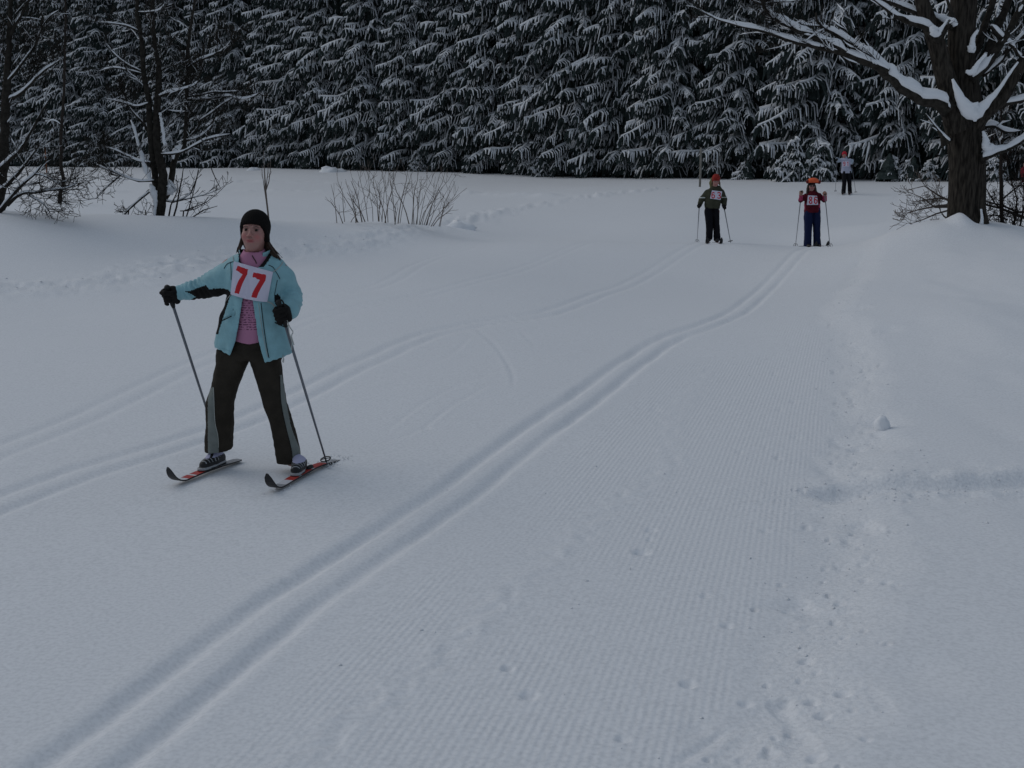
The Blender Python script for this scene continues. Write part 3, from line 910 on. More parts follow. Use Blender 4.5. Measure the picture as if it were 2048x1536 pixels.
# deep pockets of snow sitting in the forks
def pocket(l, rr_, dy, seed):
    S = Acc(); a = TP([(x, y, w * .85) for x, y, w in l], dy)
    n_ = 26; q = spline(a, n_)
    sg_ = 12
    r_ = np.random.default_rng(seed)
    tube(S, q[:, :3], q[:, 3], sg_, jit=1 + .09 * r_.normal(0, 1, (n_, sg_)))
    o = obj('fork_snow', S.mesh('fork_snow', M['snow'], off=root), big)
pocket([(1905, 158, 5), (1914, 180, 14), (1924, 203, 24), (1938, 220, 34), (1950, 226, 34), (1962, 216, 24), (1978, 200, 15), (1998, 178, 9), (2018, 148, 6), (2036, 124, 4)], 0, -.47, 1)
pocket([(1946, 206, 22), (1949, 222, 20), (1950, 234, 14), (1950, 243, 5)], 0, -.50, 2)
pocket([(1862, 52, 8), (1868, 60, 20), (1873, 66, 18), (1884, 55, 8), (1896, 38, 4)], 0, -.42, 3)
pocket([(1896, 36, 6), (1907, 42, 12), (1911, 52, 10)], 0, -.40, 4)
pocket([(1966, 262, 5), (1971, 278, 13), (1973, 292, 20), (1985, 296, 18)], 0, -.32, 5)
pocket([(1932, 143, 7), (1945, 144, 14), (1955, 128, 9), (1972, 108, 7)], 0, -.42, 6)
pocket([(1940, 90, 14), (1944, 100, 16), (1946, 76, 10), (1956, 60, 6)], 0, -.25, 7)
pocket([(1966, 146, 4), (1982, 134, 14), (1998, 122, 16), (2003, 112, 6)], 0, .02, 8)
pocket([(1962, 418, 4), (1964, 435, 6), (1963, 448, 9)], 0, -.34, 9)

# ---- trees on the left behind the bank
def left_tree(name, lab, base, Yt, limbs, bark, seed0, twN=5, snow=True, cat='tree', tw_r=.55):
    k = Yt / FPX
    b0 = P(base[0], base[1], Yt)
    rt = np.array([b0[0], b0[1], float(base_z(b0[0], b0[1])) - .1])
    T_ = empty(name, rt, lab, cat)
    for i_, L in enumerate(limbs):
        kind, th, tw, pts = L
        a = []
        for q in pts:
            d = q[3] if len(q) > 3 else 0
            a.append((*P(q[0], q[1], Yt + d), q[2] * .5 * k))
        a = np.array(a)
        limb_obj(T_, rt, kind, a[:, :3], a[:, 3], bark, th if snow else None, tw, seed0 + i_, 8 if pts[0][2] > 7 else 6, minsnow=.0035)
    return T_, rt

LT = [
 ('trunk', .05, (16, .8, 2), [(317, 452, 30), (318, 436, 24), (322, 405, 20), (324, 385, 19), (325, 346, 18), (318, 314, 17), (314, 285, 16), (313, 250, 16), (314, 215, 15), (316, 190, 13), (318, 133, 10), (310, 95, 8), (306, 50, 8), (306, 0, 6), (304, -60, 4), (306, -120, 2)]),
 ('stem', .05, (14, .7, 2), [(318, 405, 14, .15), (313, 370, 13, .15), (307, 330, 13, .1), (303, 290, 12), (299, 240, 12), (297, 199, 11), (288, 150, 10), (284, 90, 9), (279, 58, 9), (275, 25, 8), (272, -20, 6), (266, -90, 3)]),
 ('stem', .05, (14, .6, 2), [(322, 410, 14, .2), (335, 385, 13, .3), (343, 355, 13, .3), (348, 322, 12, .3), (357, 305, 11, .3), (369, 288, 9, .3), (372, 249, 8, .3), (374, 200, 8, .3), (374, 133, 7, .3), (378, 75, 6, .3), (386, 25, 5, .3), (392, -20, 4, .3), (400, -90, 2, .3)]),
 ('branch', .03, (12, .4, 2), [(323, 308, 6, -.1), (340, 308, 6, -.15), (359, 306, 6, -.15), (383, 294, 5, -.2), (416, 278, 5, -.2), (440, 272, 3.5, -.2), (460, 268, 2, -.2)]),
 ('branch', .03, (12, .4, 2), [(302, 325, 6, -.1), (285, 323, 5, -.1), (271, 320, 5, -.1), (253, 311, 4, -.1), (242, 303, 4, -.2), (222, 298, 2.5, -.2), (205, 292, 1.5, -.2)]),
 ('branch', .03, (12, .5, 2), [(307, 361, 6, -.1), (290, 362, 5.5, -.2), (271, 361, 5, -.3), (253, 355, 4.5, -.3), (229, 345, 4, -.4), (210, 336, 3, -.4), (192, 328, 2, -.4)]),
 ('branch', .01, (6, .3, 2), [(240, 351, 4, -.35), (222, 366, 4, -.4), (206, 381, 3.5, -.4), (194, 395, 3, -.4), (180, 401, 2.5, -.4), (160, 402, 1.5, -.4)]),
 ('branch', .02, (5, .5, 2, .1), [(300, 381, 7, -.1), (285, 393, 6.5, -.2), (265, 410, 5, -.3), (252, 424, 4, -.3), (242, 437, 3, -.3)]),
 ('branch', .01, (6, .3, 2), [(266, 409, 3, -.3), (259, 412, 3, -.3), (256, 436, 2, -.3)]),
 ('branch', .03, (8, .4, 2), [(372, 280, 6, .3), (385, 278, 6, .25), (400, 273, 5, .2), (421, 255, 4, .2), (429, 240, 3, .2), (432, 230, 2, .2)]),
 ('branch', .03, (6, .3, 2), [(374, 276, 5, .3), (390, 262, 5, .3), (400, 245, 4, .3), (404, 236, 2, .3)]),
 ('branch', .04, (14, .4, 2), [(317, 193, 7), (330, 187, 7, -.1), (346, 183, 7, -.2), (365, 179, 6.5, -.2), (379, 176, 6, -.2), (392, 168, 5, -.2), (400, 156, 4, -.2), (403, 140, 3, -.2)]),
 ('branch', .03, (14, .4, 2), [(375, 198, 6, .3), (398, 199, 5, .2), (421, 198, 5, .2), (454, 191, 4.5, .2), (470, 196, 4, .1), (487, 199, 3.5, .1), (505, 193, 3, .1), (522, 184, 2, .1)]),
 ('branch', .03, (8, .4, 2), [(400, 240, 5, .2), (415, 230, 5, .2), (429, 221, 5, .2), (445, 208, 4.5, .2), (459, 197, 4, .2), (470, 193, 3, .2)]),
 ('branch', .02, (6, .3, 2), [(376, 192, 4, .3), (400, 190, 4, .3), (430, 183, 3.5, .2), (460, 184, 3, .2), (478, 182, 2, .2)]),
 ('branch', .03, (14, .4, 2), [(376, 135, 5, .3), (396, 121, 5, .2), (420, 112, 5, .2), (446, 100, 4, .2), (456, 90, 3, .1), (463, 74, 2, .1), (468, 62, 1.5, .1)]),
 ('branch', .03, (8, .3, 2), [(284, 143, 5), (268, 136, 5, -.1), (255, 129, 5, -.1), (238, 115, 4, -.2), (222, 101, 4, -.2), (215, 90, 3, -.2), (209, 79, 2, -.2)]),
 ('branch', .02, (8, .4, 2), [(285, 147, 4), (262, 142, 4, -.1), (240, 136, 4, -.1), (220, 136, 3, -.2), (198, 142, 1.5, -.2)]),
 ('branch', .02, (8, .4, 2), [(278, 62, 5), (268, 58, 4, -.1), (254, 52, 4, -.1), (240, 48, 3.5, -.2), (218, 46, 2.5, -.2), (196, 44, 1.5, -.2)]),
 ('branch', .03, (8, .4, 2), [(298, 205, 6), (288, 212, 5, -.1), (273, 213, 5, -.2), (251, 206, 4, -.2), (232, 201, 3, -.2), (212, 197, 1.5, -.2)]),
 ('branch', .02, (8, .4, 2), [(276, 24, 4), (290, 28, 4, -.1), (305, 21, 4, -.1), (322, 17, 3, -.2), (330, 5, 2.5, -.2), (334, -15, 2, -.2)]),
 ('branch', .03, (12, .4, 2), [(300, 270, 6, .1), (290, 250, 5, .1), (278, 235, 5, .1), (264, 222, 4, 0), (252, 200, 3, 0), (246, 180, 2, 0)]),
 ('branch', .02, (4, .4, 2, .1), [(326, 400, 6, .1), (338, 402, 5, .1), (352, 403, 5, 0), (368, 396, 4, -.1), (385, 382, 3, -.1), (392, 360, 2, -.1), (398, 340, 1.5, -.1)]),
 ('branch', .01, (4, .4, 2, .1), [(354, 402, 4, 0), (372, 398, 3, -.1), (400, 392, 2.5, -.1), (425, 384, 2, -.1), (440, 378, 1.2, -.1)]),
]
lt, lt_root = left_tree('bare_tree', 'bare many-stemmed tree with snowy boughs behind the bank at upper left', (317, 442), 22.5, LT, M['bark'], 300)
# shoots around its foot
def shoots(root_px, Yt, items, parent, rt, seed, bark, nm='shoot', tw=(4, .3, 1, .2)):
    for i_, pts in enumerate(items):
        a = np.array([(*P(q[0], q[1], Yt + (q[3] if len(q) > 3 else 0)), q[2] * .5 * Yt / FPX) for q in pts])
        limb_obj(parent, rt, nm, a[:, :3], a[:, 3], bark, None, tw, seed + i_, 5)
shoots(None, 22.3, [
 [(345, 442, 4), (352, 420, 4), (356, 396, 3), (362, 370, 3), (366, 345, 2), (368, 325, 1)],
 [(336, 442, 4), (337, 425, 4), (342, 410, 3), (350, 404, 2), (355, 380, 2), (353, 350, 1)],
 [(370, 443, 3), (376, 425, 3), (381, 405, 2), (388, 380, 2), (394, 355, 1.5), (397, 335, 1)],
 [(352, 438, 3), (378, 438, 3), (398, 426, 2.5), (415, 416, 2), (435, 412, 1)],
 [(330, 432, 3), (335, 440, 3), (341, 442, 2)],
 [(294, 440, 3), (292, 430, 3), (291, 420, 2)],
 [(360, 422, 2), (385, 420, 2), (405, 410, 1)],
 [(365, 445, 3), (362, 432, 3), (370, 420, 3), (395, 412, 2), (420, 400, 1.5), (450, 372, 1)],
 [(420, 330, 2), (428, 350, 2), (435, 365, 1.5), (442, 378, 1)],
], lt, lt_root, 340, M['twig'])
# snow plastered on the foot of the trunk
def plaster(l, Yt, parent, rt, seed):
    S = Acc(); a = np.array([(*P(x, y, Yt + d), w * .34 * Yt / FPX) for x, y, w, d in l])
    q = spline(a, 22); r_ = np.random.default_rng(seed)
    tube(S, q[:, :3], q[:, 3], 10, jit=1 + .22 * r_.normal(0, 1, (22, 10)))
    obj('clinging_snow', S.mesh('clinging_snow', M['snow'], off=rt), parent)
plaster([(262, 240, 4, 0), (270, 262, 8, -.02), (277, 290, 8, -.04), (286, 320, 14, -.08), (294, 345, 16, -.1), (302, 362, 10, -.12)], 22.5, lt, lt_root, 1)
plaster([(300, 368, 8, -.1), (306, 382, 20, -.12), (310, 400, 14, -.12), (309, 425, 9, -.15), (308, 440, 7, -.15)], 22.5, lt, lt_root, 2)
plaster([(338, 360, 6, .1), (341, 370, 22, .05), (343, 380, 24, .05), (334, 388, 10, .05)], 22.5, lt, lt_root, 3)
plaster([(320, 225, 7, -.1), (325, 255, 9, -.1), (328, 280, 9, -.1), (331, 290, 12, -.1)], 22.5, lt, lt_root, 4)
plaster([(362, 290, 7, .1), (354, 297, 15, .1), (348, 303, 12, .1), (346, 318, 6, .1)], 22.5, lt, lt_root, 5)

LT2 = [
 ('trunk', .05, (14, .9, 2), [(-14, 470, 30), (-6, 430, 26), (0, 390, 22), (6, 330, 20), (8, 280, 18), (10, 230, 17), (13, 180, 15), (15, 140, 13), (17, 90, 11), (20, 50, 9), (22, 0, 8), (26, -60, 5), (24, -130, 2)]),
 ('branch', .03, (14, .5, 2), [(14, 165, 9), (22, 154, 8), (34, 140, 7), (50, 118, 6), (66, 96, 5), (74, 82, 5), (82, 60, 4), (96, 36, 3), (118, 20, 2)]),
 ('branch', .03, (14, .5, 2), [(19, 78, 8), (26, 58, 7), (36, 40, 6), (45, 25, 6), (54, 8, 5), (66, -14, 4), (80, -50, 2)]),
 ('branch', .04, (14, .5, 2), [(6, 214, 12), (16, 200, 10), (30, 192, 9), (46, 182, 8), (60, 168, 7), (70, 157, 7), (91, 138, 5), (108, 128, 4), (122, 118, 2)]),
 ('branch', .03, (8, .4, 2), [(48, 182, 6), (62, 164, 5), (72, 148, 4), (80, 138, 3)]),
 ('branch', .04, (6, .5, 1, .15), [(-12, 352, 14, -.3), (4, 334, 12, -.3), (20, 318, 10, -.3), (39, 300, 8, -.3), (52, 280, 7, -.3), (70, 248, 5, -.3), (88, 215, 4, -.3), (100, 196, 2, -.3)]),
 ('branch', .03, (9, .6, 2, 0.0), [(-14, 392, 12, -.5), (0, 380, 11, -.5), (20, 363, 9, -.5), (39, 343, 8, -.5), (52, 326, 6, -.5), (67, 306, 4, -.5), (80, 285, 2, -.5)]),
 ('branch', .04, (12, .7, 2, -.1), [(-16, 432, 14, -.7), (2, 418, 12, -.7), (20, 397, 10, -.7), (35, 378, 8, -.7), (52, 362, 6, -.7), (70, 347, 5, -.7), (83, 330, 3, -.7)]),
 ('branch', .02, (14, .7, 2, -.15), [(14, 410, 9, -.7), (30, 394, 8, -.7), (49, 385, 6, -.7), (70, 385, 5, -.7), (95, 381, 4.5, -.7), (116, 378, 4, -.7), (140, 374, 3, -.7), (155, 364, 1.5, -.7)]),
 ('branch', .02, (8, .5, 2, -.3), [(52, 386, 4, -.7), (72, 398, 3.5, -.7), (90, 410, 2.5, -.7), (100, 425, 1.5, -.7)]),
 ('branch', .02, (8, .5, 2, -.3), [(70, 347, 4, -.7), (90, 352, 3, -.7), (108, 362, 2.5, -.7), (122, 370, 1.5, -.7)]),
 ('branch', .03, (12, .5, 2), [(10, 255, 9), (2, 240, 8), (-10, 225, 7), (-30, 205, 5)]),
 ('branch', .03, (12, .5, 2), [(16, 120, 6), (4, 100, 5), (-8, 85, 4)]),
]
left_tree('bare_tree', 'dark bare tree with sweeping low branches at the left edge of the picture', (-6, 440), 20.0, LT2, M['bark'], 400)
left_tree('sapling', 'thin crooked dark sapling between the two bare trees at upper left', (120, 404), 33, [
 ('stem', .02, (12, .8, 1), [(119, 408, 9), (120, 395, 8), (121, 383, 8), (126, 372, 7), (127, 360, 7), (124, 345, 7), (122, 328, 6.5), (122, 268, 6), (124, 235, 5.5), (127, 198, 5), (129, 140, 5), (130, 80, 4), (131, 20, 3), (131, -40, 2)]),
 ('branch', .03, (4, .6, 1), [(123, 250, 3), (105, 240, 2.5), (92, 250, 1.5)]),
 ('branch', .02, (4, .6, 1), [(126, 377, 3.5), (138, 374, 3), (150, 370, 2), (155, 360, 1)]),
 ('branch', .02, (4, .6, 1, -.2), [(121, 398, 3), (134, 408, 2.5), (146, 415, 2), (160, 416, 1)]),
], M['twig'], 440, cat='sapling')
left_tree('sapling', 'thin upright bare sapling rising behind the black hat of skier 77', (537, 446), 22.5, [
 ('stem', 0, None, [(538, 450, 4.2), (536, 425, 3.5), (533, 400, 3.5), (531, 380, 3.5), (531, 360, 2.8), (529, 345, 2.1), (528, 325, 1.4), (527, 300, 1.0)]),
 ('branch', 0, (2, .2, 0), [(531, 384, 2.1), (536, 372, 2.1), (539, 355, 1.8), (541, 338, 1.4), (541, 318, 1.0)]),
 ('branch', 0, (2, .2, 0), [(532, 398, 2.1), (529, 385, 1.4), (528, 365, 1.4), (524, 345, 1.0), (523, 330, 0.7)]),
 ('branch', 0, (2, .2, 0), [(532, 378, 2.1), (534, 360, 1.8), (536, 345, 1.4), (536, 325, 0.7)]),
], M['stem'], 460, snow=False, cat='sapling')

# ---- bare bush in the middle distance
rb = np.random.default_rng(91)
bY = 24.6
b0 = P(780, 446, bY)
brt = np.array([b0[0], b0[1], float(base_z(b0[0], b0[1])) - .05])
bush = empty('bare_bush', brt, 'leafless bush of thin fanned stems poking out of the snow bank', 'bush')
st_ = [(674, 445, 662, 368), (686, 445, 660, 400), (690, 445, 673, 345), (714, 442, 690, 362), (716, 442, 676, 378), (724, 441, 702, 362), (736, 440, 714, 338), (730, 441, 694, 385), (746, 440, 738, 338), (757, 440, 746, 350), (758, 440, 757, 385),
       (764, 440, 772, 360), (770, 443, 795, 332), (772, 444, 750, 360), (776, 442, 770, 350), (790, 441, 778, 345), (796, 444, 815, 342), (800, 444, 824, 338), (818, 445, 776, 342), (824, 446, 836, 340), (828, 446, 822, 366),
       (832, 446, 855, 342), (834, 446, 842, 352), (838, 447, 868, 345), (840, 447, 872, 380), (844, 447, 880, 352), (848, 447, 905, 345), (854, 447, 890, 345), (858, 448, 900, 372), (862, 450, 934, 376), (878, 450, 910, 362), (880, 450, 898, 390),
       (712, 443, 706, 410), (764, 441, 758, 410), (790, 446, 800, 395), (852, 448, 870, 410), (700, 445, 720, 425), (866, 449, 905, 415)]
for i_, (x0, y0, x1, y1) in enumerate(st_):
    dd = rb.uniform(-.5, .4)
    c_ = (x1 - x0)
    pts = [(x0, y0 + 3), (x0 + c_ * .22, y0 + (y1 - y0) * .3), (x0 + c_ * .55 + rb.normal(0, 3), y0 + (y1 - y0) * .62), (x0 + c_ * .82 + rb.normal(0, 2), y0 + (y1 - y0) * .85), (x1, y1)]
    w = [2.5, 2.1, 1.7, 1.3, .8]; sc_ = rb.uniform(.5, 1.0)
    a = np.array([(*P(q[0], q[1], bY + dd * (1 + k_ * .3)), w[k_] * sc_ * .5 * bY / FPX) for k_, q in enumerate(pts)])
    limb_obj(bush, brt, 'stem', a[:, :3], a[:, 3], M['stem'], None, (4 if rb.random() < .7 else 2, .45, 1 if rb.random() < .5 else 0, .5), 500 + i_, 5)
# ---- brush on both sides of the old trunk
sh1 = P(1860, 448, 18.8)
srt = np.array([sh1[0], sh1[1], ground_z(sh1[0], sh1[1]) - .05])
shrub = empty('low_shrub', srt, 'low leafless brush spreading left from the foot of the old trunk', 'shrub')
shoots(None, 18.7, [
 [(1905, 405, 5), (1880, 393, 4), (1862, 378, 3), (1845, 372, 2), (1815, 380, 1)],
 [(1905, 410, 5), (1872, 412, 4), (1845, 418, 3), (1820, 422, 2), (1806, 428, 1)],
 [(1903, 400, 4), (1870, 396, 3), (1845, 402, 2.5), (1824, 404, 1.5)],
 [(1900, 420, 4), (1865, 430, 3), (1840, 442, 2), (1820, 448, 1)],
 [(1900, 414, 4), (1870, 415, 3), (1850, 400, 2.5), (1838, 390, 2), (1820, 385, 1)],
 [(1900, 440, 4), (1885, 430, 3), (1880, 420, 2), (1878, 408, 1)],
 [(1896, 445, 4), (1870, 440, 3), (1850, 447, 2), (1832, 456, 1)],
], shrub, srt, 600, M['stem'], 'branch', (7, .35, 2, .1))
sh2 = P(2020, 462, 18.6)
srt2 = np.array([sh2[0], sh2[1], ground_z(sh2[0], sh2[1]) - .05])
shrub2 = empty('thicket', srt2, 'dense dark thicket of bare branches between the old trunk and the right picture edge', 'shrub')
shoots(None, 18.6, [
 [(2008, 478, 9), (2005, 450, 8), (2003, 420, 8), (2002, 380, 8), (2001, 340, 7), (2003, 300, 6), (2004, 262, 5), (2002, 230, 4), (2003, 200, 2)],
 [(2062, 440, 7), (2040, 432, 7), (2010, 420, 5), (1985, 410, 4), (1968, 409, 3)],
 [(2075, 424, 6), (2040, 425, 5), (2010, 414, 4), (1990, 404, 3), (1968, 402, 2)],
 [(2070, 455, 6), (2040, 458, 5), (2010, 462, 4), (2000, 462, 3)],
 [(2020, 477, 4), (2030, 440, 4), (2035, 405, 3), (2028, 380, 3), (2022, 360, 2)],
 [(2036, 470, 4), (2045, 430, 4), (2050, 400, 3), (2046, 370, 2)],
 [(2003, 400, 4), (2020, 385, 3), (2040, 370, 2), (2058, 362, 1)],
 [(2003, 420, 4), (1985, 400, 3), (1975, 380, 2), (1970, 372, 1)],
 [(2015, 440, 4), (1995, 430, 3), (1972, 432, 2)],
 [(2004, 445, 4), (1985, 462, 2.5), (1978, 450, 1.5)],
 [(2003, 350, 3), (2012, 335, 2.5), (2024, 322, 2), (2040, 318, 1)],
 [(2002, 310, 3), (1990, 290, 2), (1982, 268, 1)],
 [(2060, 470, 4), (2035, 466, 4), (2015, 476, 3)],
 [(2026, 478, 3), (2024, 460, 3), (2030, 445, 2)],
], shrub2, srt2, 640, M['twig'], 'branch', (9, .35, 2, .2))

# ---- posts
def post(px, y0, y1, Y, w, m, name, lab):
    a = P(px, y1, Y); gz = float(base_z(a[0], a[1]))
    h_ = P(px, y0, Y)[2] - gz
    A = Acc(); tube(A, np.array([[0, 0, -.1], [.01, 0, h_ * .5], [0, 0, h_ - .02], [0, 0, h_]]), [w, w, w, w * .8], 8)
    o = obj(name, A.mesh(name, m), None, (a[0], a[1], gz)); tag(o, lab, name.replace('_', ' '))
    return o
M['grey_wood'] = mat('grey_wood', (.20, .19, .17), .9, var=.3, vscale=8)
M['orange_stake'] = mat('orange_stake', (.22, .09, .05), .8)
post(1400, 295, 361, 46, .045, M['grey_wood'], 'wooden_post', 'thin grey wooden post in the snow just left above the skier in the red hat')
post(93, 296, 340, 78, .05, M['orange_stake'], 'marker_stake', 'thin faded orange marker stake on the field at far left')
# ------------------------------------------------------------------ implicit surfaces for people and clothes
class G:
    """evaluation grid, rectilinear"""
    def __init__(s, xs, ys, zs):
        s.xs, s.ys, s.zs = [np.asarray(a, np.float32) for a in (xs, ys, zs)]
        s.X, s.Y, s.Z = np.meshgrid(s.xs, s.ys, s.zs, indexing='ij')
def box_grid(lo, hi, h):
    return G(np.arange(lo[0], hi[0] + h, h), np.arange(lo[1], hi[1] + h, h), np.arange(lo[2], hi[2] + h, h))

def capsule(g, a, b, ra, rb, fy=1.0):
    a = np.asarray(a, np.float32); b = np.asarray(b, np.float32)
    d = b - a; L2 = float(d @ d) + 1e-9
    px, py, pz = g.X - a[0], g.Y - a[1], g.Z - a[2]
    t = np.clip((px * d[0] + py * d[1] + pz * d[2]) / L2, 0, 1)
    return np.sqrt((px - t * d[0]) ** 2 + ((py - t * d[1]) / fy) ** 2 + (pz - t * d[2]) ** 2) - (ra + (rb - ra) * t)
def chain(g, pts, rs, k=.01, fy=1.0):
    f = None
    for i in range(len(pts) - 1):
        c = capsule(g, pts[i], pts[i + 1], rs[i], rs[i + 1], fy)
        f = c if f is None else smin(f, c, k)
    return f
def ellipsoid(g, c, r):
    x, y, z = (g.X - c[0]) / r[0], (g.Y - c[1]) / r[1], (g.Z - c[2]) / r[2]
    k0 = np.sqrt(x * x + y * y + z * z) + 1e-6
    k1 = np.sqrt((x / r[0]) ** 2 + (y / r[1]) ** 2 + (z / r[2]) ** 2) + 1e-6
    return k0 * (k0 - 1) / k1
def smin(a, b, k):
    h = np.clip(.5 + .5 * (b - a) / k, 0, 1)
    return b * (1 - h) + a * h - k * h * (1 - h)
def smax(a, b, k): return -smin(-a, -b, k)
def loft(g, z, cx, cy, ax, ay, pw=2.2):
    """stack of superellipse slices; z ascending"""
    Z = g.zs
    i = lambda v: np.interp(Z, z, v).astype(np.float32)[None, None]
    cx, cy, ax, ay = i(cx), i(cy), i(ax), i(ay)
    q = (np.abs((g.X - cx) / ax) ** pw + np.abs((g.Y - cy) / ay) ** pw) ** (1 / pw)
    d = (q - 1) * np.minimum(ax, ay)
    return np.maximum(d, np.maximum(g.Z - z[-1], z[0] - g.Z))

def nets(F, g):
    """naive surface nets on a rectilinear grid -> vertices, quads"""
    S = F < 0
    nx, ny, nz = F.shape
    c = S[:-1, :-1, :-1].astype(np.int8)
    for dx in (0, 1):
        for dy in (0, 1):
            for dz in (0, 1):
                if dx or dy or dz: c = c + S[dx:nx - 1 + dx, dy:ny - 1 + dy, dz:nz - 1 + dz]
    I, J, K = np.nonzero((c > 0) & (c < 8))
    idx = np.full(c.shape, -1, np.int32); idx[I, J, K] = np.arange(len(I))
    acc = np.zeros((len(I), 3)); cnt = np.zeros(len(I))
    co = [(a, b, d) for a in (0, 1) for b in (0, 1) for d in (0, 1)]
    for p in co:
        for ax in range(3):
            if p[ax]: continue
            q = list(p); q[ax] = 1
            f0 = F[I + p[0], J + p[1], K + p[2]]; f1 = F[I + q[0], J + q[1], K + q[2]]
            m = (f0 < 0) != (f1 < 0)
            t = np.where(m, f0 / (f0 - f1 + 1e-12), 0)
            pos = np.tile(np.array(p, float), (len(I), 1)); pos[:, ax] = t
            acc[m] += pos[m]; cnt[m] += 1
    fr = acc / cnt[:, None]
    def co_(v, i, f): return v[i] + (v[np.minimum(i + 1, len(v) - 1)] - v[i]) * f
    V = np.stack([co_(g.xs, I, fr[:, 0]), co_(g.ys, J, fr[:, 1]), co_(g.zs, K, fr[:, 2])], -1)
    Q = []
    for ax in range(3):
        sl0 = [slice(1, -1)] * 3; sl1 = [slice(1, -1)] * 3
        sl0[ax] = slice(0, -1); sl1[ax] = slice(1, None)
        A, B = S[tuple(sl0)], S[tuple(sl1)]
        i, j, k = np.nonzero(A != B)
        o = [i + 1, j + 1, k + 1]; o[ax] = [i, j, k][ax]
        u, v = [(1, 2), (2, 0), (0, 1)][ax]
        def cell(du, dv):
            w = list(o); w[u] = w[u] - du; w[v] = w[v] - dv
            return idx[w[0], w[1], w[2]]
        q = np.stack([cell(1, 1), cell(0, 1), cell(0, 0), cell(1, 0)], -1)
        a = A[i, j, k]
        q[~a] = q[~a][:, ::-1]
        Q.append(q)
    Q = np.concatenate(Q); Q = Q[(Q >= 0).all(1)]
    return V, Q

def cloth_noise(g, s, amp, seed, ax=(1, 1, 1)):
    """evaluated on a coarse lattice and interpolated: cheap folds"""
    gx = np.arange(g.xs[0], g.xs[-1] + s, s); gy = np.arange(g.ys[0], g.ys[-1] + s, s); gz = np.arange(g.zs[0], g.zs[-1] + s, s)
    return amp * vnoise(g.X * (ax[0] / s), g.Y * (ax[1] / s), g.Z * (ax[2] / s), seed).astype(np.float32)

def sdf_obj(name, F, g, mats, parent, origin, midx=None, attrs=None, relax=1, world=None):
    V, Q = nets(F, g)
    for _ in range(relax):     # light smoothing of the stair steps
        n_ = len(V); s_ = np.zeros_like(V); c_ = np.zeros(n_)
        for a in range(4):
            b = (a + 1) % 4
            for x, y in ((Q[:, a], Q[:, b]), (Q[:, b], Q[:, a])):
                for d_ in range(3): s_[:, d_] += np.bincount(x, V[y, d_], n_)
                c_ += np.bincount(x, minlength=n_)
        V = V * .45 + .55 * s_ / np.maximum(c_, 1)[:, None]
    mi = midx(V[Q].mean(1) + origin, V) if midx else None
    at = attrs(V) if attrs else None
    me = np_mesh(name, V, Q, mats, midx=mi, attrs=at)
    o = obj(name, me, parent)
    return o, V, Q

def in_poly(x, y, poly):
    r = np.zeros(x.shape, bool); n_ = len(poly)
    for i in range(n_):
        x0, y0 = poly[i]; x1, y1 = poly[(i + 1) % n_]
        c = ((y0 > y) != (y1 > y)) & (x < (x1 - x0) * (y - y0) / (y1 - y0 + 1e-12) + x0)
        r ^= c
    return r

def bvh(V, Q): return BVHTree.FromPolygons([Vector(v) for v in V], [tuple(q) for q in Q])

CAM = np.array([0, 0, CZ])
def hit(tree, px, py, origin):
    """first point of a surface (in person space) seen at a pixel; None when missed"""
    d = P(px, py, 10.0) - CAM; d = d / np.linalg.norm(d)
    o = CAM - origin
    r = tree.ray_cast(Vector(o), Vector(d))
    return (None, None, None) if r[0] is None else (np.array(r[0]), d, r[3])

def seam(tree, origin, pts, rad, m, parent, name, off=.003, n=14, seg=6):
    q = spline([(a, b, 0) for a, b in pts], n)
    out = []
    for x, y, _ in q:
        h, d, _t = hit(tree, x, y, origin)
        if h is not None: out.append(h - d * off)
    if len(out) < 2: return
    out = np.array(out)
    if len(out) > 4: out[1:-1] = .5 * out[1:-1] + .25 * (out[:-2] + out[2:])
    A = Acc(); tube(A, out, rad, seg)
    return obj(name, A.mesh(name, m), parent)

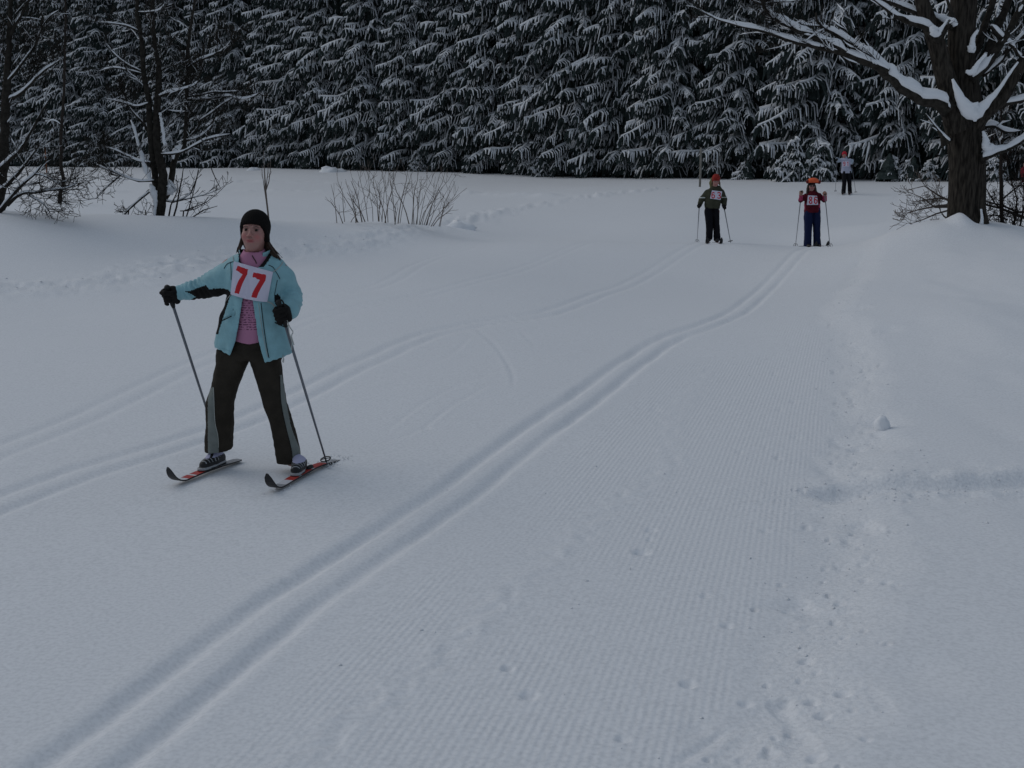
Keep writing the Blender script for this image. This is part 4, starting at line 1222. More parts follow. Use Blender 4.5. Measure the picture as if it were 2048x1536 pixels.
def bib_obj(tree, origin, cor, digits, parent, name, mats, nu=96, nv=80, off=.008, sag=0.0, smooth=6, fallback=None):
    """a cloth number bib draped over what it hangs on. cor: TL,TR,BR,BL pixels; digits: polygons in pixels"""
    TL, TR, BR, BL = [np.array(c, float) for c in cor]
    u = np.linspace(0, 1, nu); v = np.linspace(0, 1, nv)
    D = np.full((nv, nu), np.nan); PX = np.zeros((nv, nu, 2)); R = np.zeros((nv, nu, 3))
    stp = 4 if nu > 60 else 2
    for j in range(nv):
        for i in range(nu):
            p = (TL * (1 - u[i]) + TR * u[i]) * (1 - v[j]) + (BL * (1 - u[i]) + BR * u[i]) * v[j]
            p = p + np.array([0, sag * 4 * u[i] * (1 - u[i]) * v[j]])
            PX[j, i] = p
            d = P(p[0], p[1], 10.0) - CAM; d /= np.linalg.norm(d); R[j, i] = d
            if i % stp == 0 and j % stp == 0 or i == nu - 1 or j == nv - 1:
                h, _, t = hit(tree, p[0], p[1], origin)
                if h is not None: D[j, i] = t
    # fill, take the nearest around, smooth: cloth bridges hollows
    med = np.nanmedian(D)
    D2 = np.where(np.isnan(D), 1e9, D)
    D2 = np.where(np.abs(D2 - med) > .12, 1e9, D2)
    for _ in range(stp + 3):
        E = D2.copy()
        E[1:] = np.minimum(E[1:], D2[:-1]); E[:-1] = np.minimum(E[:-1], D2[1:])
        E[:, 1:] = np.minimum(E[:, 1:], D2[:, :-1]); E[:, :-1] = np.minimum(E[:, :-1], D2[:, 1:])
        D2 = E
    D2 = np.where(D2 > 1e8, med, D2)
    for _ in range(smooth * 4):
        E = np.pad(D2, 1, mode='edge')
        D2 = .5 * D2 + .125 * (E[:-2, 1:-1] + E[2:, 1:-1] + E[1:-1, :-2] + E[1:-1, 2:])
    rip = .0022 * fbm(PX[..., 0] / 9, PX[..., 1] / 22, seed=5, octs=2) if nu > 60 else 0
    W = (CAM - origin) + R * (D2 - off + rip)[..., None]
    Wb = W + R * .0025
    V = np.vstack([W.reshape(-1, 3), Wb.reshape(-1, 3)])
    i = (np.arange(nv - 1)[:, None] * nu + np.arange(nu - 1)[None]).ravel()
    Qf = np.stack([i, i + nu, i + nu + 1, i + 1], -1)
    Qb = Qf[:, ::-1] + nu * nv
    e = np.concatenate([np.arange(nu), nu * np.arange(1, nv) + nu - 1, (nv - 1) * nu + np.arange(nu - 2, -1, -1), nu * np.arange(nv - 2, 0, -1)])
    e2 = np.roll(e, -1)
    Qe = np.stack([e, e2, e2 + nu * nv, e + nu * nv], -1)
    cen = PX.reshape(-1, 2)[Qf].mean(1)
    mi = np.zeros(len(Qf), int)
    for poly, w in digits:
        ins = in_poly(cen[:, 0], cen[:, 1], poly); mi[ins] = w
    mi = np.concatenate([mi, np.zeros(len(Qb) + len(Qe), int)])
    o = obj(name, np_mesh(name, V, np.vstack([Qf, Qb, Qe]), mats, midx=mi), parent)
    return o

def fist(g, c, axis, back, side, s=1.0, k=.004):
    """gloved hand closed round a grip: axis = pole up, back = from the grip to the back of the hand, side = where the fingers start"""
    c = np.asarray(c, float); a = np.asarray(axis, float); a /= np.linalg.norm(a)
    b = np.asarray(back, float); b = b - a * (b @ a); b /= np.linalg.norm(b)
    e = np.cross(a, b)
    if e @ np.asarray(side, float) < 0: e = -e
    f = chain(g, [c + b * .024 * s + a * .030 * s, c + b * .026 * s - a * .030 * s], [.021 * s, .018 * s], .01)
    f = smin(f, chain(g, [c + b * .022 * s + a * .024 * s - e * .018 * s, c + b * .022 * s - a * .026 * s - e * .016 * s], [.017 * s, .015 * s], .01), .012)
    for i, (r_, ln) in enumerate(zip((.0115, .012, .0115, .0100), (1.0, 1.06, 1.0, .85))):
        o = c + a * (.031 - .0205 * i) * s
        pts = []
        for ang, rad in ((35, .034), (80, .033), (135, .029), (195, .027), (240 if ln > .9 else 225, .024)):
            t = math.radians(ang) * (1 if ang < 100 else ln * .98)
            pts.append(o + (b * math.cos(t) + e * math.sin(t)) * rad * s)
        f = smin(f, chain(g, pts, [r_ * s, r_ * 1.05 * s, r_ * s, r_ * .95 * s, r_ * .85 * s], .003), k)
    th = [c + b * .018 * s - e * .024 * s + a * .012 * s, c - e * .031 * s + a * .030 * s + b * .004 * s, c - e * .018 * s + a * .040 * s - b * .020 * s, c + a * .036 * s - b * .034 * s + e * .004 * s]
    f = smin(f, chain(g, th, [.014 * s, .0125 * s, .0115 * s, .010 * s], .004), .005)
    return f

# ------------------------------------------------------------------ cloth and skin materials
M['skin'] = bpy.data.materials.new('skin'); M['skin'].use_nodes = True
_n_, _l_ = M['skin'].node_tree.nodes, M['skin'].node_tree.links
_a = _n_.new('ShaderNodeAttribute'); _a.attribute_name = 'tint'
_l_.new(_a.outputs['Color'], _n_['Principled BSDF'].inputs['Base Color'])
_n_['Principled BSDF'].inputs['Roughness'].default_value = .55
_n_['Principled BSDF'].inputs['Subsurface Weight'].default_value = .12
_n_['Principled BSDF'].inputs['Subsurface Radius'].default_value = (.01, .004, .002)
M['eye'] = mat('eye', (.015, .011, .009), .45, spec=.15)
M['eye_white'] = mat('eye_white', (.13, .10, .09), .4)
M['cyan'] = mat('pale_turquoise_fabric', (.24, .455, .51), .6, var=.10, vscale=18, bump=.35, bscale=160, sheen=.1)
M['black_cloth'] = mat('black_fabric', (.012, .011, .011), .85, bump=.4, bscale=250, spec=.15)
M['black_knit'] = mat('black_knit', (.010, .009, .009), .95, bump=.8, bscale=180, spec=.1)
M['pants'] = mat('dark_trousers', (.034, .029, .023), .8, var=.2, vscale=15, bump=.35, bscale=120, spec=.08)
M['grey_cloth'] = mat('grey_side_panel', (.17, .19, .18), .8, var=.12, vscale=20, bump=.3, bscale=200)
M['bib_white'] = mat('white_bib_cloth', (.62, .60, .72), .85, bump=.2, bscale=220)
M['red_print'] = mat('red_print', (.50, .022, .030), .8)
M['hair'] = mat('dark_brown_hair', (.040, .024, .016), .6, var=.4, vscale=60)
M['hair2'] = mat('light_brown_hair', (.13, .085, .045), .6)
M['metal_pole'] = mat('grey_pole', (.16, .17, .19), .35, metal=.3)
M['grip'] = mat('black_grip', (.012, .012, .012), .6)
M['light_strap'] = mat('pale_cord', (.40, .42, .40), .8)
M['ski_black'] = mat('ski_base_black', (.010, .010, .012), .45)
M['ski_red'] = mat('ski_red', (.45, .045, .035), .35)
M['ski_grey'] = mat('ski_grey', (.30, .31, .33), .4)
M['ski_white'] = mat('ski_white', (.65, .65, .68), .4)
M['boot_black'] = mat('boot_black', (.015, .015, .017), .5, bump=.2, bscale=90)
M['boot_white'] = mat('boot_pale', (.42, .42, .58), .6)
# pink sweater with rows of dark print like handwriting
m_ = bpy.data.materials.new('pink_sweater'); m_.use_nodes = True; M['pink'] = m_
n2, l2 = m_.node_tree.nodes, m_.node_tree.links
tcx = n2.new('ShaderNodeTexCoord'); sx = n2.new('ShaderNodeSeparateXYZ'); l2.new(tcx.outputs['Object'], sx.inputs[0])
def mn(op, a, b_=None, c_=None):
    x = n2.new('ShaderNodeMath'); x.operation = op
    for q, s_ in enumerate((a, b_, c_)):
        if s_ is None: continue
        if isinstance(s_, (int, float)): x.inputs[q].default_value = s_
        else: l2.new(s_, x.inputs[q])
    return x.outputs[0]
mpx = n2.new('ShaderNodeMapping'); mpx.inputs['Scale'].default_value = (75, 1, 150); l2.new(tcx.outputs['Object'], mpx.inputs[0])
nz_ = n2.new('ShaderNodeTexNoise'); nz_.inputs['Scale'].default_value = 1.0; nz_.inputs['Detail'].default_value = 2; l2.new(mpx.outputs[0], nz_.inputs['Vector'])
row = mn('FRACT', mn('MULTIPLY', sx.outputs[2], 74))
band = mn('MULTIPLY', mn('GREATER_THAN', row, .38), mn('LESS_THAN', row, .86))
ink = mn('MULTIPLY', band, mn('GREATER_THAN', nz_.outputs['Fac'], .50))
rng_ = mn('MULTIPLY', mn('GREATER_THAN', sx.outputs[2], .84), mn('LESS_THAN', sx.outputs[2], 1.185))
ink = mn('MULTIPLY', ink, rng_)
mx = n2.new('ShaderNodeMixRGB'); l2.new(ink, mx.inputs[0]); mx.inputs[1].default_value = (.45, .195, .315, 1); mx.inputs[2].default_value = (.10, .030, .075, 1)
l2.new(mx.outputs[0], n2['Principled BSDF'].inputs['Base Color']); n2['Principled BSDF'].inputs['Roughness'].default_value = .9

# ------------------------------------------------------------------ poles and skis
def ski_pole(hand, tip, top_ext, label, rad=.0075, basket=True, strap=None, cat='ski pole', group=None, gm=None, brad=.03):
    hand = np.asarray(hand, float); tip = np.asarray(tip, float)
    a = hand - tip; L = np.linalg.norm(a); a /= L
    t = empty('ski_pole', tip, label, cat, group)
    z0 = np.zeros(3)
    A = Acc(); tube(A, np.array([a * .03, a * (L * .5), a * (L - .03)]), [rad * .62, rad * .9, rad], 10)
    obj('shaft', A.mesh('shaft', M['metal_pole']), t)
    A = Acc(); tube(A, np.array([a * (L - .07), a * (L - .05), a * L, a * (L + top_ext * .7), a * (L + top_ext), a * (L + top_ext + .008)]), [.010, .014, .0125, .0125, .017, .010], 10)
    obj('grip', A.mesh('grip', gm or M['grip']), t)
    A = Acc(); tube(A, np.array([z0 - a * .03, a * .035]), [.0015, rad * .6], 8)
    obj('tip', A.mesh('tip', M['metal_pole']), t)
    if basket:
        A = Acc()
        th = np.linspace(0, 2 * np.pi, 20)
        e1 = np.cross(a, [0, 1, 0.1]); e1 /= np.linalg.norm(e1); e2 = np.cross(a, e1)
        ring = a * .045 + (np.cos(th)[:, None] * e1 + np.sin(th)[:, None] * e2) * brad
        tube(A, ring, .0035, 6, cap=False)
        for q in range(4):
            tube(A, np.array([a * .05, ring[q * 5]]), .003, 5)
        obj('basket', A.mesh('basket', M['grip']), t)
    if strap is not None:
        A = Acc(); tube(A, spline(np.array(strap) - tip, 16), .0045, 5)
        obj('strap', A.mesh('strap', M['grip']), t)
    return t

def ski(tip, tail, label, group, sink_tail=0.0, w=.056, tipcol='ski_black', marks=True, lift=.0, zf=None, cols=None):
    """tip and tail are ground points; the tip curls up"""
    tip = np.asarray(tip, float); tail = np.asarray(tail, float)
    d = tip - tail; L = np.hypot(d[0], d[1]); d = np.array([d[0], d[1], 0]) / L
    s = np.array([-d[1], d[0], 0])
    root = tail
    t = empty('ski', root, label, 'ski', group)
    n = 40
    u = np.linspace(0, 1, n)
    curl = np.clip((u - (1 - .19 / L)) / (.19 / L), 0, 1)
    zg = (tip[2] - tail[2]) * u
    z = zg + .012 + .010 * np.sin(np.pi * np.clip(u * 1.1, 0, 1)) + .105 * curl ** 2.0 + lift
    z = z - sink_tail * sstep(.45, .0, u)
    uu = u * L - .060 * curl ** 2
    wd = w * .5 * (1 + .12 * (u - .5) ** 2 * 4) * np.where(curl > .55, np.sqrt(np.clip(1 - ((curl - .55) / .46) ** 2, .02, 1)), 1)
    wd[0] *= .6
    th = .007 * (1 - .5 * np.abs(u - .5) * 2) + .003
    c = d * uu[:, None] + np.array([0, 0, 1.0]) * z[:, None]
    V = np.stack([c - s * wd[:, None] + [0, 0, 1] * th[:, None], c + s * wd[:, None] + [0, 0, 1] * th[:, None], c + s * wd[:, None] - [0, 0, 1] * th[:, None] * 0, c - s * wd[:, None] - [0, 0, 1] * th[:, None] * 0], 1).reshape(-1, 3)
    i = np.arange(n - 1)[:, None] * 4; j = np.arange(4)[None]; j2 = (j + 1) % 4
    Q = np.stack([i + j, i + 4 + j, i + 4 + j2, i + j2], -1).reshape(-1, 4)
    ends = np.array([[0, 1, 2, 3], [(n - 1) * 4 + 3, (n - 1) * 4 + 2, (n - 1) * 4 + 1, (n - 1) * 4]])
    Q = np.vstack([Q, ends])
    mi = np.zeros(len(Q), int)
    seg_u = np.repeat(u[:-1], 4); fj = np.tile(np.arange(4), n - 1)
    top = fj == 0
    c_ = cols or [(0, .30, 2), (.30, .70, 1), (.70, .78, 3), (.78, .86, 2), (.86, 1.1, 0)]
    for a_, b_, m_i in c_:
        mi[:len(seg_u)][top & (seg_u >= a_) & (seg_u < b_)] = m_i
    if marks:
        for a_, b_ in ((.45, .465), (.49, .50), (.60, .62)):
            mi[:len(seg_u)][top & (seg_u >= a_) & (seg_u < b_)] = 3
    obj('ski_body', np_mesh('ski_body', V, Q, [M['ski_black'], M['ski_red'], M['ski_grey'], M['ski_white']], midx=mi, smooth=False), t)
    # binding plate
    A = Acc(); m0 = d * (L * .47) + np.array([0, 0, z[int(n * .47)] + .012])
    tube(A, np.array([m0 - d * .02, m0, m0 + d * .035]), [.014, .018, .012], 8)
    obj('binding', A.mesh('binding', M['boot_black']), t)
    return t
# ------------------------------------------------------------------ skier with number 77
GY0 = 6.28
ORG = np.array([P(505, 945, GY0)[0], GY0, 0.0])
ORG[2] = ground_z(ORG[0], ORG[1])
def J(px, py, dy=0.0): return P(px, py, GY0 + dy) - ORG
def zz(py): return J(505, py)[2]
def xx(px, py=600, dy=0.0): return J(px, py, dy)[0]
girl = empty('person', ORG, 'girl skier in turquoise jacket, black knit hat and bib 77, nearest to the camera', 'person')

def rows_to_loft(rows):
    """rows (py, xl, xr, cy, hy) top to bottom -> ascending z arrays"""
    z, cx, cy, ax, ay = [], [], [], [], []
    for py, l_, r_, c_, h_ in rows:
        a, b_ = J(l_, py), J(r_, py)
        z.append((a[2] + b_[2]) / 2); cx.append((a[0] + b_[0]) / 2); ax.append((b_[0] - a[0]) / 2); cy.append(c_); ay.append(h_)
    o = np.argsort(z)
    return [np.array(v)[o] for v in (z, cx, cy, ax, ay)]

# ---- head frame
HC = J(508, 461, -.015)
yaw, pit, rol = math.radians(-2.5), math.radians(6), math.radians(3)
def rotm():
    cy_, sy_ = math.cos(yaw), math.sin(yaw); Rz = np.array([[cy_, -sy_, 0], [sy_, cy_, 0], [0, 0, 1]])
    cp, sp = math.cos(-pit), math.sin(-pit); Rx = np.array([[1, 0, 0], [0, cp, -sp], [0, sp, cp]])
    cr, sr = math.cos(rol), math.sin(rol); Ry = np.array([[cr, 0, sr], [0, 1, 0], [-sr, 0, cr]])
    return Rz @ Rx @ Ry
HR = rotm()
class GL:
    """grid seen in the head's own axes"""
    def __init__(s, g, C, R, k=1.0):
        x, y, z = g.X - C[0], g.Y - C[1], g.Z - C[2]
        R = R / k
        s.X = R[0, 0] * x + R[1, 0] * y + R[2, 0] * z
        s.Y = R[0, 1] * x + R[1, 1] * y + R[2, 1] * z
        s.Z = R[0, 2] * x + R[1, 2] * y + R[2, 2] * z
def head_local(V, C, R, k=1.0): return (V - C) @ R / k

def head_sdf(h):
    f = ellipsoid(h, (0, .030, .022), (.067, .086, .086))
    f = smin(f, ellipsoid(h, (0, -.014, -.034), (.056, .054, .068)), .03)
    f = smin(f, ellipsoid(h, (0, -.024, -.080), (.036, .040, .040)), .030)
    for s in (-1, 1):
        f = smin(f, ellipsoid(h, (s * .034, -.042, -.036), (.021, .020, .022)), .022)
        f = smin(f, ellipsoid(h, (s * .070, .020, -.014), (.008, .016, .026)), .008)     # ear
        f = smin(f, capsule(h, (s * .014, -.062, .017), (s * .042, -.050, .019), .0075, .006), .014)   # brow
        f = smax(f, -ellipsoid(h, (s * .029, -.076, .000), (.015, .013, .0075)), .012)      # socket
    f = smin(f, capsule(h, (0, -.060, .004), (0, -.082, -.030), .0065, .0095), .010)
    for s in (-1, 1):
        f = smin(f, ellipsoid(h, (s * .0115, -.073, -.035), (.0080, .010, .0070)), .006)
        f = smax(f, -ellipsoid(h, (s * .0060, -.083, -.0415), (.0035, .005, .003)), .003)
    f = smin(f, ellipsoid(h, (0, -.0655, -.0575), (.021, .0085, .0050)), .006)
    f = smin(f, ellipsoid(h, (0, -.0650, -.0685), (.018, .0090, .0058)), .006)
    f = smax(f, -ellipsoid(h, (0, -.0750, -.0630), (.019, .0045, .0016)), .003)
    f = smin(f, ellipsoid(h, (0, -.048, -.100), (.016, .015, .013)), .018)               # chin
    return f
def head_tint(L, skin=(.35, .185, .16), blush=(.43, .13, .125), lips=(.40, .075, .085), brow=(.05, .03, .02)):
    x, y, z = L[:, 0], L[:, 1], L[:, 2]
    c = np.tile(np.array(skin), (len(L), 1))
    def mixin(w, col):
        nonlocal c
        w = np.clip(w, 0, 1)[:, None]; c = c * (1 - w) + np.array(col) * w
    for s in (-1, 1):
        mixin(.75 * np.exp(-((x - s * .038) / .018) ** 2 - ((z + .040) / .020) ** 2) * (y < -.01), blush)
    mixin(.45 * np.exp(-(x / .010) ** 2 - ((z + .030) / .012) ** 2) * (y < -.06), blush)
    lp = np.exp(-((np.abs(x) / .021) ** 4)) * np.exp(-((z + .063) / .0085) ** 4) * (y < -.055)
    mixin(lp * .9, lips)
    mixin(np.exp(-((np.abs(x) / .020) ** 4)) * np.exp(-((z + .0630) / .0020) ** 2) * (y < -.055) * .8, (.06, .015, .015))
    for s in (-1, 1):
        mixin(.95 * np.exp(-((x - s * .029) / .0165) ** 4 - ((z - .0185 + .004 * np.abs((x - s * .029) / .015)) / .0042) ** 2) * (y < -.025), brow)
        mixin(.75 * np.exp(-((x - s * .029) / .0165) ** 4 - ((z - .006) / .0030) ** 2) * (y < -.04), (.05, .025, .02))
        mixin(.9 * np.exp(-((x - s * .0060) / .0035) ** 2 - ((z + .0415) / .0028) ** 2) * (y < -.065), (.05, .015, .012))
    return c

# ---- the body: one continuous surface, fine round the head
sh_l, sh_r = J(460, 530, .01), J(562, 538, .01)
el_l, wr_l = J(408, 574, .03), J(356, 588, -.02)
el_r, wr_r = J(586, 598, .05), J(578, 623, -.12)
hip_l, hip_r = J(475, 700, .0), J(530, 700, .0)
kn_l, an_l = J(446, 795, -.04), J(430, 905, -.0)
kn_r, an_r = J(544, 795, -.04), J(584, 918, -.02)
def fine(lo, hi, a, b_, hf, hc):
    return np.concatenate([np.arange(lo, a, hc), np.arange(a, b_, hf), np.arange(b_, hi, hc)])
g = G(fine(-.55, .42, HC[0] - .085, HC[0] + .085, .0025, .011), fine(-.24, .22, HC[1] - .105, HC[1] - .02, .0025, .009), fine(.02, 1.56, HC[2] - .13, HC[2] + .06, .0025, .012))
h = GL(g, HC, HR)
F = head_sdf(h)
neck0 = J(506, 520, .015)
F = smin(F, capsule(g, HC + [0, .03, -.06], neck0, .050, .052), .02)
tz, tcx, tcy, tax, tay = rows_to_loft([(512, 488, 528, .01, .05), (530, 462, 558, .01, .075), (560, 466, 556, 0, .085), (620, 468, 552, 0, .08), (670, 462, 548, 0, .085), (712, 462, 546, 0, .09)])
T_ = loft(g, tz, tcx, tcy, tax, tay)
T_ = smin(T_, chain(g, [sh_l, el_l, wr_l, J(338, 592, -.03)], [.040, .033, .024, .026], .01), .03)
T_ = smin(T_, chain(g, [sh_r, el_r, wr_r, J(566, 632, -.15)], [.040, .033, .024, .026], .01), .03)
T_ = smin(T_, chain(g, [hip_l, kn_l, an_l, J(428, 918, .02)], [.075, .050, .034, .024], .01), .03)
T_ = smin(T_, chain(g, [hip_r, kn_r, an_r, J(584, 930, .02)], [.075, .050, .034, .024], .01), .03)
F = smin(F, T_, .02)
o_, V_, Q_ = sdf_obj('body', F, g, M['skin'], girl, ORG, attrs=lambda V: {'tint': head_tint(head_local(V, HC, HR))})
for s in (-1, 1):
    c_ = HC + HR @ np.array([s * .029, -.0545, -.001])
    A = Acc(); me = lump_mesh('eye', .0112, .0095, .0060, 3, M['eye_white'], 16)
    e_ = obj('eye', me, girl, c_)
    c2 = HR @ np.array([s * .0004 + .0004, -.0068, -.0004])
    obj('iris', lump_mesh('iris', .0074, .0046, .0058, 3, M['eye'], 12), e_, c2)

# ---- hat
g = box_grid(HC + [-.11, -.12, -.10], HC + [.11, .14, .14], .0034)
h = GL(g, HC, HR)
outer = ellipsoid(h, (0, .030, .032), (.082, .098, .090))
skirt = np.maximum(np.sqrt((h.X / .078) ** 2 + ((h.Y - .03) / .094) ** 2) - 1, 0) * .08 + np.maximum(h.Z - .03, 0)
F = smin(outer, np.maximum((np.sqrt((h.X / .0775) ** 2 + ((h.Y - .03) / .092) ** 2) - 1) * .08, np.maximum(h.Z - .03, -.075 - h.Z)), .015)
zc_ = np.interp(h.Y, [-.07, -.045, -.015, .015, .05], [.036, .030, -.005, -.050, -.062]).astype(np.float32)
F = smax(F, zc_ - h.Z, .006)
band = np.exp(-((h.Z - zc_ - .014) / .014) ** 2)
F = F - .0035 * band - .0012 * np.sin(np.arctan2(h.X, h.Y - .03) * 46)
sdf_obj('knit_hat', F, g, M['black_knit'], girl, ORG)

# ---- hair
g = box_grid(J(466, 530, .12) + [0, -.2, -.01], J(572, 470, .0) + [.0, .12, .01], .0034)
F = None
r_ = np.random.default_rng(4)
def lock(pts, w0, w1, nst, spread):
    global F
    for _ in range(nst):
        o0 = r_.normal(0, spread, 3); o1 = o0 + r_.normal(0, spread, 3)
        q = np.array(pts); k_ = np.linspace(0, 1, len(q))[:, None]
        q = q + o0 * (1 - k_) * .6 + o1 * k_
        c = chain(g, list(q), list(np.linspace(w0, w1, len(q)) * r_.uniform(.6, 1.1)), .004)
        F = c if F is None else smin(F, c, .003)
lock([J(531, 476, .04), J(537, 490, .02), J(546, 504, .0), J(554, 514, -.01), J(560, 522, -.01)], .0065, .002, 26, .009)
lock([J(528, 478, .05), J(534, 498, .04), J(540, 512, .03)], .014, .008, 5, .006)
lock([J(484, 478, .04), J(481, 490, .03), J(477, 500, .02), J(475, 507, .02)], .0065, .0025, 14, .006)
lock([J(490, 480, .07), J(500, 500, .08), J(505, 512, .08)], .02, .014, 4, .008)
lock([J(525, 480, .07), J(515, 500, .08), J(512, 512, .08)], .02, .014, 4, .008)
sdf_obj('hair', F, g, M['hair'], girl, ORG)

# ---- sweater
g = box_grid([xx(455), -.17, zz(690)], [xx(560), .14, zz(490)], .0055)
sz = rows_to_loft([(505, 486, 531, .004, .060), (514, 476, 540, .004, .068), (526, 472, 544, 0.0, .078), (545, 470, 548, -.005, .088), (580, 470, 552, -.005, .095), (620, 470, 552, -.005, .098), (655, 468, 550, -.005, .104), (676, 464, 548, -.005, .110), (684, 464, 548, -.005, .111)])
F = loft(g, *sz)
nk = rows_to_loft([(497, 487.5, 529, .002, .064), (503, 487, 529.5, .002, .063), (518, 486, 531, .003, .062), (535, 482, 534, .003, .066)])
N_ = loft(g, *nk)
N_ = np.maximum(N_, -(loft(g, nk[0] + .012, nk[1], nk[2], nk[3] - .009, nk[4] - .009)))
lip = g.Z - (zz(498) - .012 * np.clip((-g.Y + .01) / .06, 0, 1))
F = smin(np.maximum(F, g.Z - zz(507)), np.maximum(N_, lip), .02)
hemz = zz(684) + .014 * np.abs((g.X - xx(504)) / .07)
F = np.maximum(F, hemz - g.Z)
F = F + cloth_noise(g, .05, .0022, 3)
_, Vs, Qs = sdf_obj('sweater', F, g, M['pink'], girl, ORG)
tr_sw = bvh(Vs, Qs)
seam(tr_sw, ORG, [(504.5, 511), (507, 516), (511, 522), (513, 527)], .0028, M['hair'], girl, 'sweater_zip')

# ---- trousers
g = box_grid([xx(396), -.16, zz(930) - .02], [xx(618), .15, zz(672)], .0056)
Ll = rows_to_loft([(700, 437, 500, 0, .095), (720, 436, 499.5, -.002, .095), (745, 430, 489, -.01, .085), (770, 425, 478.5, -.025, .076), (805, 415.5, 471.5, -.035, .070), (846, 414.5, 469.5, -.025, .070), (877, 410, 467, -.012, .072), (902, 411, 465, -.006, .074)])
Lr = rows_to_loft([(700, 499, 561, 0, .095), (721, 500.5, 562, -.002, .095), (762, 515, 567, -.02, .080), (804, 529, 576, -.035, .070), (846, 543.5, 587, -.030, .068), (877, 549, 597, -.02, .070), (898, 552, 602, -.018, .072), (925, 557, 603.5, -.018, .074)])
A1 = loft(g, *Ll, pw=2.4); A2 = loft(g, *Lr, pw=2.4)
hip = loft(g, *rows_to_loft([(676, 460, 548, 0, .098), (690, 446, 555, 0, .10), (706, 440, 559, 0, .10), (716, 440, 560, 0, .095)]))
F = smin(smin(A1, A2, .012), hip, .03)
F = smax(F, g.Z - zz(676), .01)
# hems: slanted
hz_l = zz(896) + .010 * (g.Y / .07) - (.006 * (xx(440) - g.X) / .05)
hz_r = zz(919) + .010 * (g.Y / .07)
mid = g.X < xx(510)
F = np.maximum(F, np.where(mid, hz_l, hz_r) - g.Z)
F = F + cloth_noise(g, .06, .0042, 8, (1, 1, .7)) + cloth_noise(g, .028, .0018, 9, (1, 1, 1.6))
def pant_mi(W, V):
    px, py = proj(W)
    lp = np.interp(py, [745, 775, 800, 846, 870, 898], [0, 427, 428, 430, 436, 437.5])
    l0 = np.interp(py, [745, 775, 800, 846, 870, 898], [0, 419, 415.5, 415.5, 415.5, 416])
    rp_ = np.interp(py, [735, 752, 804, 846, 870, 898, 918], [566, 559.5, 562, 570, 576, 583, 585])
    r1 = np.interp(py, [735, 752, 804, 846, 870, 898, 918], [563, 564.5, 573, 580.5, 588, 600, 602])
    front = W[:, 1] < GY0 + .02
    L_ = (px < lp) & (px > l0) & (py > 757) & (px < 500) & front
    R_ = (px > rp_) & (px < r1) & (py > 750) & (px > 530) & front
    side_l = (py > 770) & (px < 440) & (np.abs(W[:, 1] - GY0 + .0) < .02) & ~front
    return np.where(L_ | R_ | side_l, 1, 0)
_, Vp, Qp = sdf_obj('trousers', F, g, [M['pants'], M['grey_cloth']], girl, ORG, midx=pant_mi)
tr_p = bvh(Vp, Qp)
seam(tr_p, ORG, [(427, 775), (428, 800), (430, 846), (436, 870), (437, 895)], .0016, M['light_strap'], girl, 'piping')
seam(tr_p, ORG, [(560, 752), (562, 804), (570, 846), (576, 870), (583, 898), (585, 915)], .0014, M['black_cloth'], girl, 'piping')

# ---- jacket
g = box_grid([xx(338), -.235, zz(724)], [xx(612), .18, zz(494)], .0058)
jr = rows_to_loft([(505, 482, 536, .01, .060), (512, 470, 546, .01, .080), (522, 456, 562, .008, .096), (540, 450, 572, .0, .112), (560, 451, 572, -.003, .120), (590, 456, 568, -.003, .122), (615, 448, 569, -.002, .124),
                   (640, 441, 572, .0, .128), (665, 434, 577, .0, .135), (685, 432, 582, .0, .140), (705, 434, 587, .0, .142), (722, 437, 589, .0, .142)])
body = loft(g, *jr, pw=2.3)
f1 = cloth_noise(g, .060, .0065, 21, (1, 1, .55)) + cloth_noise(g, .028, .0030, 22, (1.2, 1, .5))
sl = chain(g, [J(474, 532, .01), J(452, 555, .012), J(429, 567, .015), J(408, 575, .022), J(382, 581, .01), J(356, 586, -.02)], [.056, .078, .073, .059, .050, .042], .02)
sr_ = chain(g, [J(550, 533, .01), J(569, 556, .02), J(584, 590, .05), J(583, 604, -.02), J(580, 620, -.095)], [.056, .058, .055, .057, .054], .02)
# folds bunched round the elbows
def folds(c, axis, amp, wl, rad):
    a = np.asarray(axis, float); a /= np.linalg.norm(a)
    px, py, pz = g.X - c[0], g.Y - c[1], g.Z - c[2]
    t = px * a[0] + py * a[1] + pz * a[2]
    d2 = px ** 2 + py ** 2 + pz ** 2
    wv = np.sin(t * (2 * np.pi / wl) + 3.6 * vnoise(g.X * 19, g.Y * 19, g.Z * 19, 5).astype(np.float32))
    return amp * wv * np.exp(-d2 / rad ** 2)
sl = sl + folds(J(402, 570, 0), wr_l - sh_l, .0075, .030, .085) + folds(J(372, 582, -.02), wr_l - el_l, .0060, .026, .05)
sr_ = sr_ + folds(J(588, 600, .0), [0, -.3, -1], .0060, .040, .075)
lean = np.array([0, 0, 1.0])
body = body + f1
body = body + .0045 * np.sin((g.X - xx(470)) * 95 + 3 * (g.Z - .9)) * np.exp(-((g.Z - zz(625)) / .06) ** 2) * (g.Y < .05)
out_ = smin(body, smin(sl, 9, .001) if False else sl, .030)
out_ = smin(out_, sr_, .022)
shell_in = loft(g, jr[0], jr[1], jr[2], jr[3] - .015, jr[4] - .015, pw=2.3)
F = np.maximum(out_, -shell_in)
# sleeves stop at the cuffs
def plane_cut(F, p, n_):
    n_ = np.asarray(n_, float); n_ /= np.linalg.norm(n_)
    return np.maximum(F, (g.X - p[0]) * n_[0] + (g.Y - p[1]) * n_[1] + (g.Z - p[2]) * n_[2])
cl = J(351, 588, -.022)
m_l = g.X < xx(400)
F = np.where(m_l, plane_cut(F, cl, J(340, 592, -.03) - J(380, 581, .0)), F)
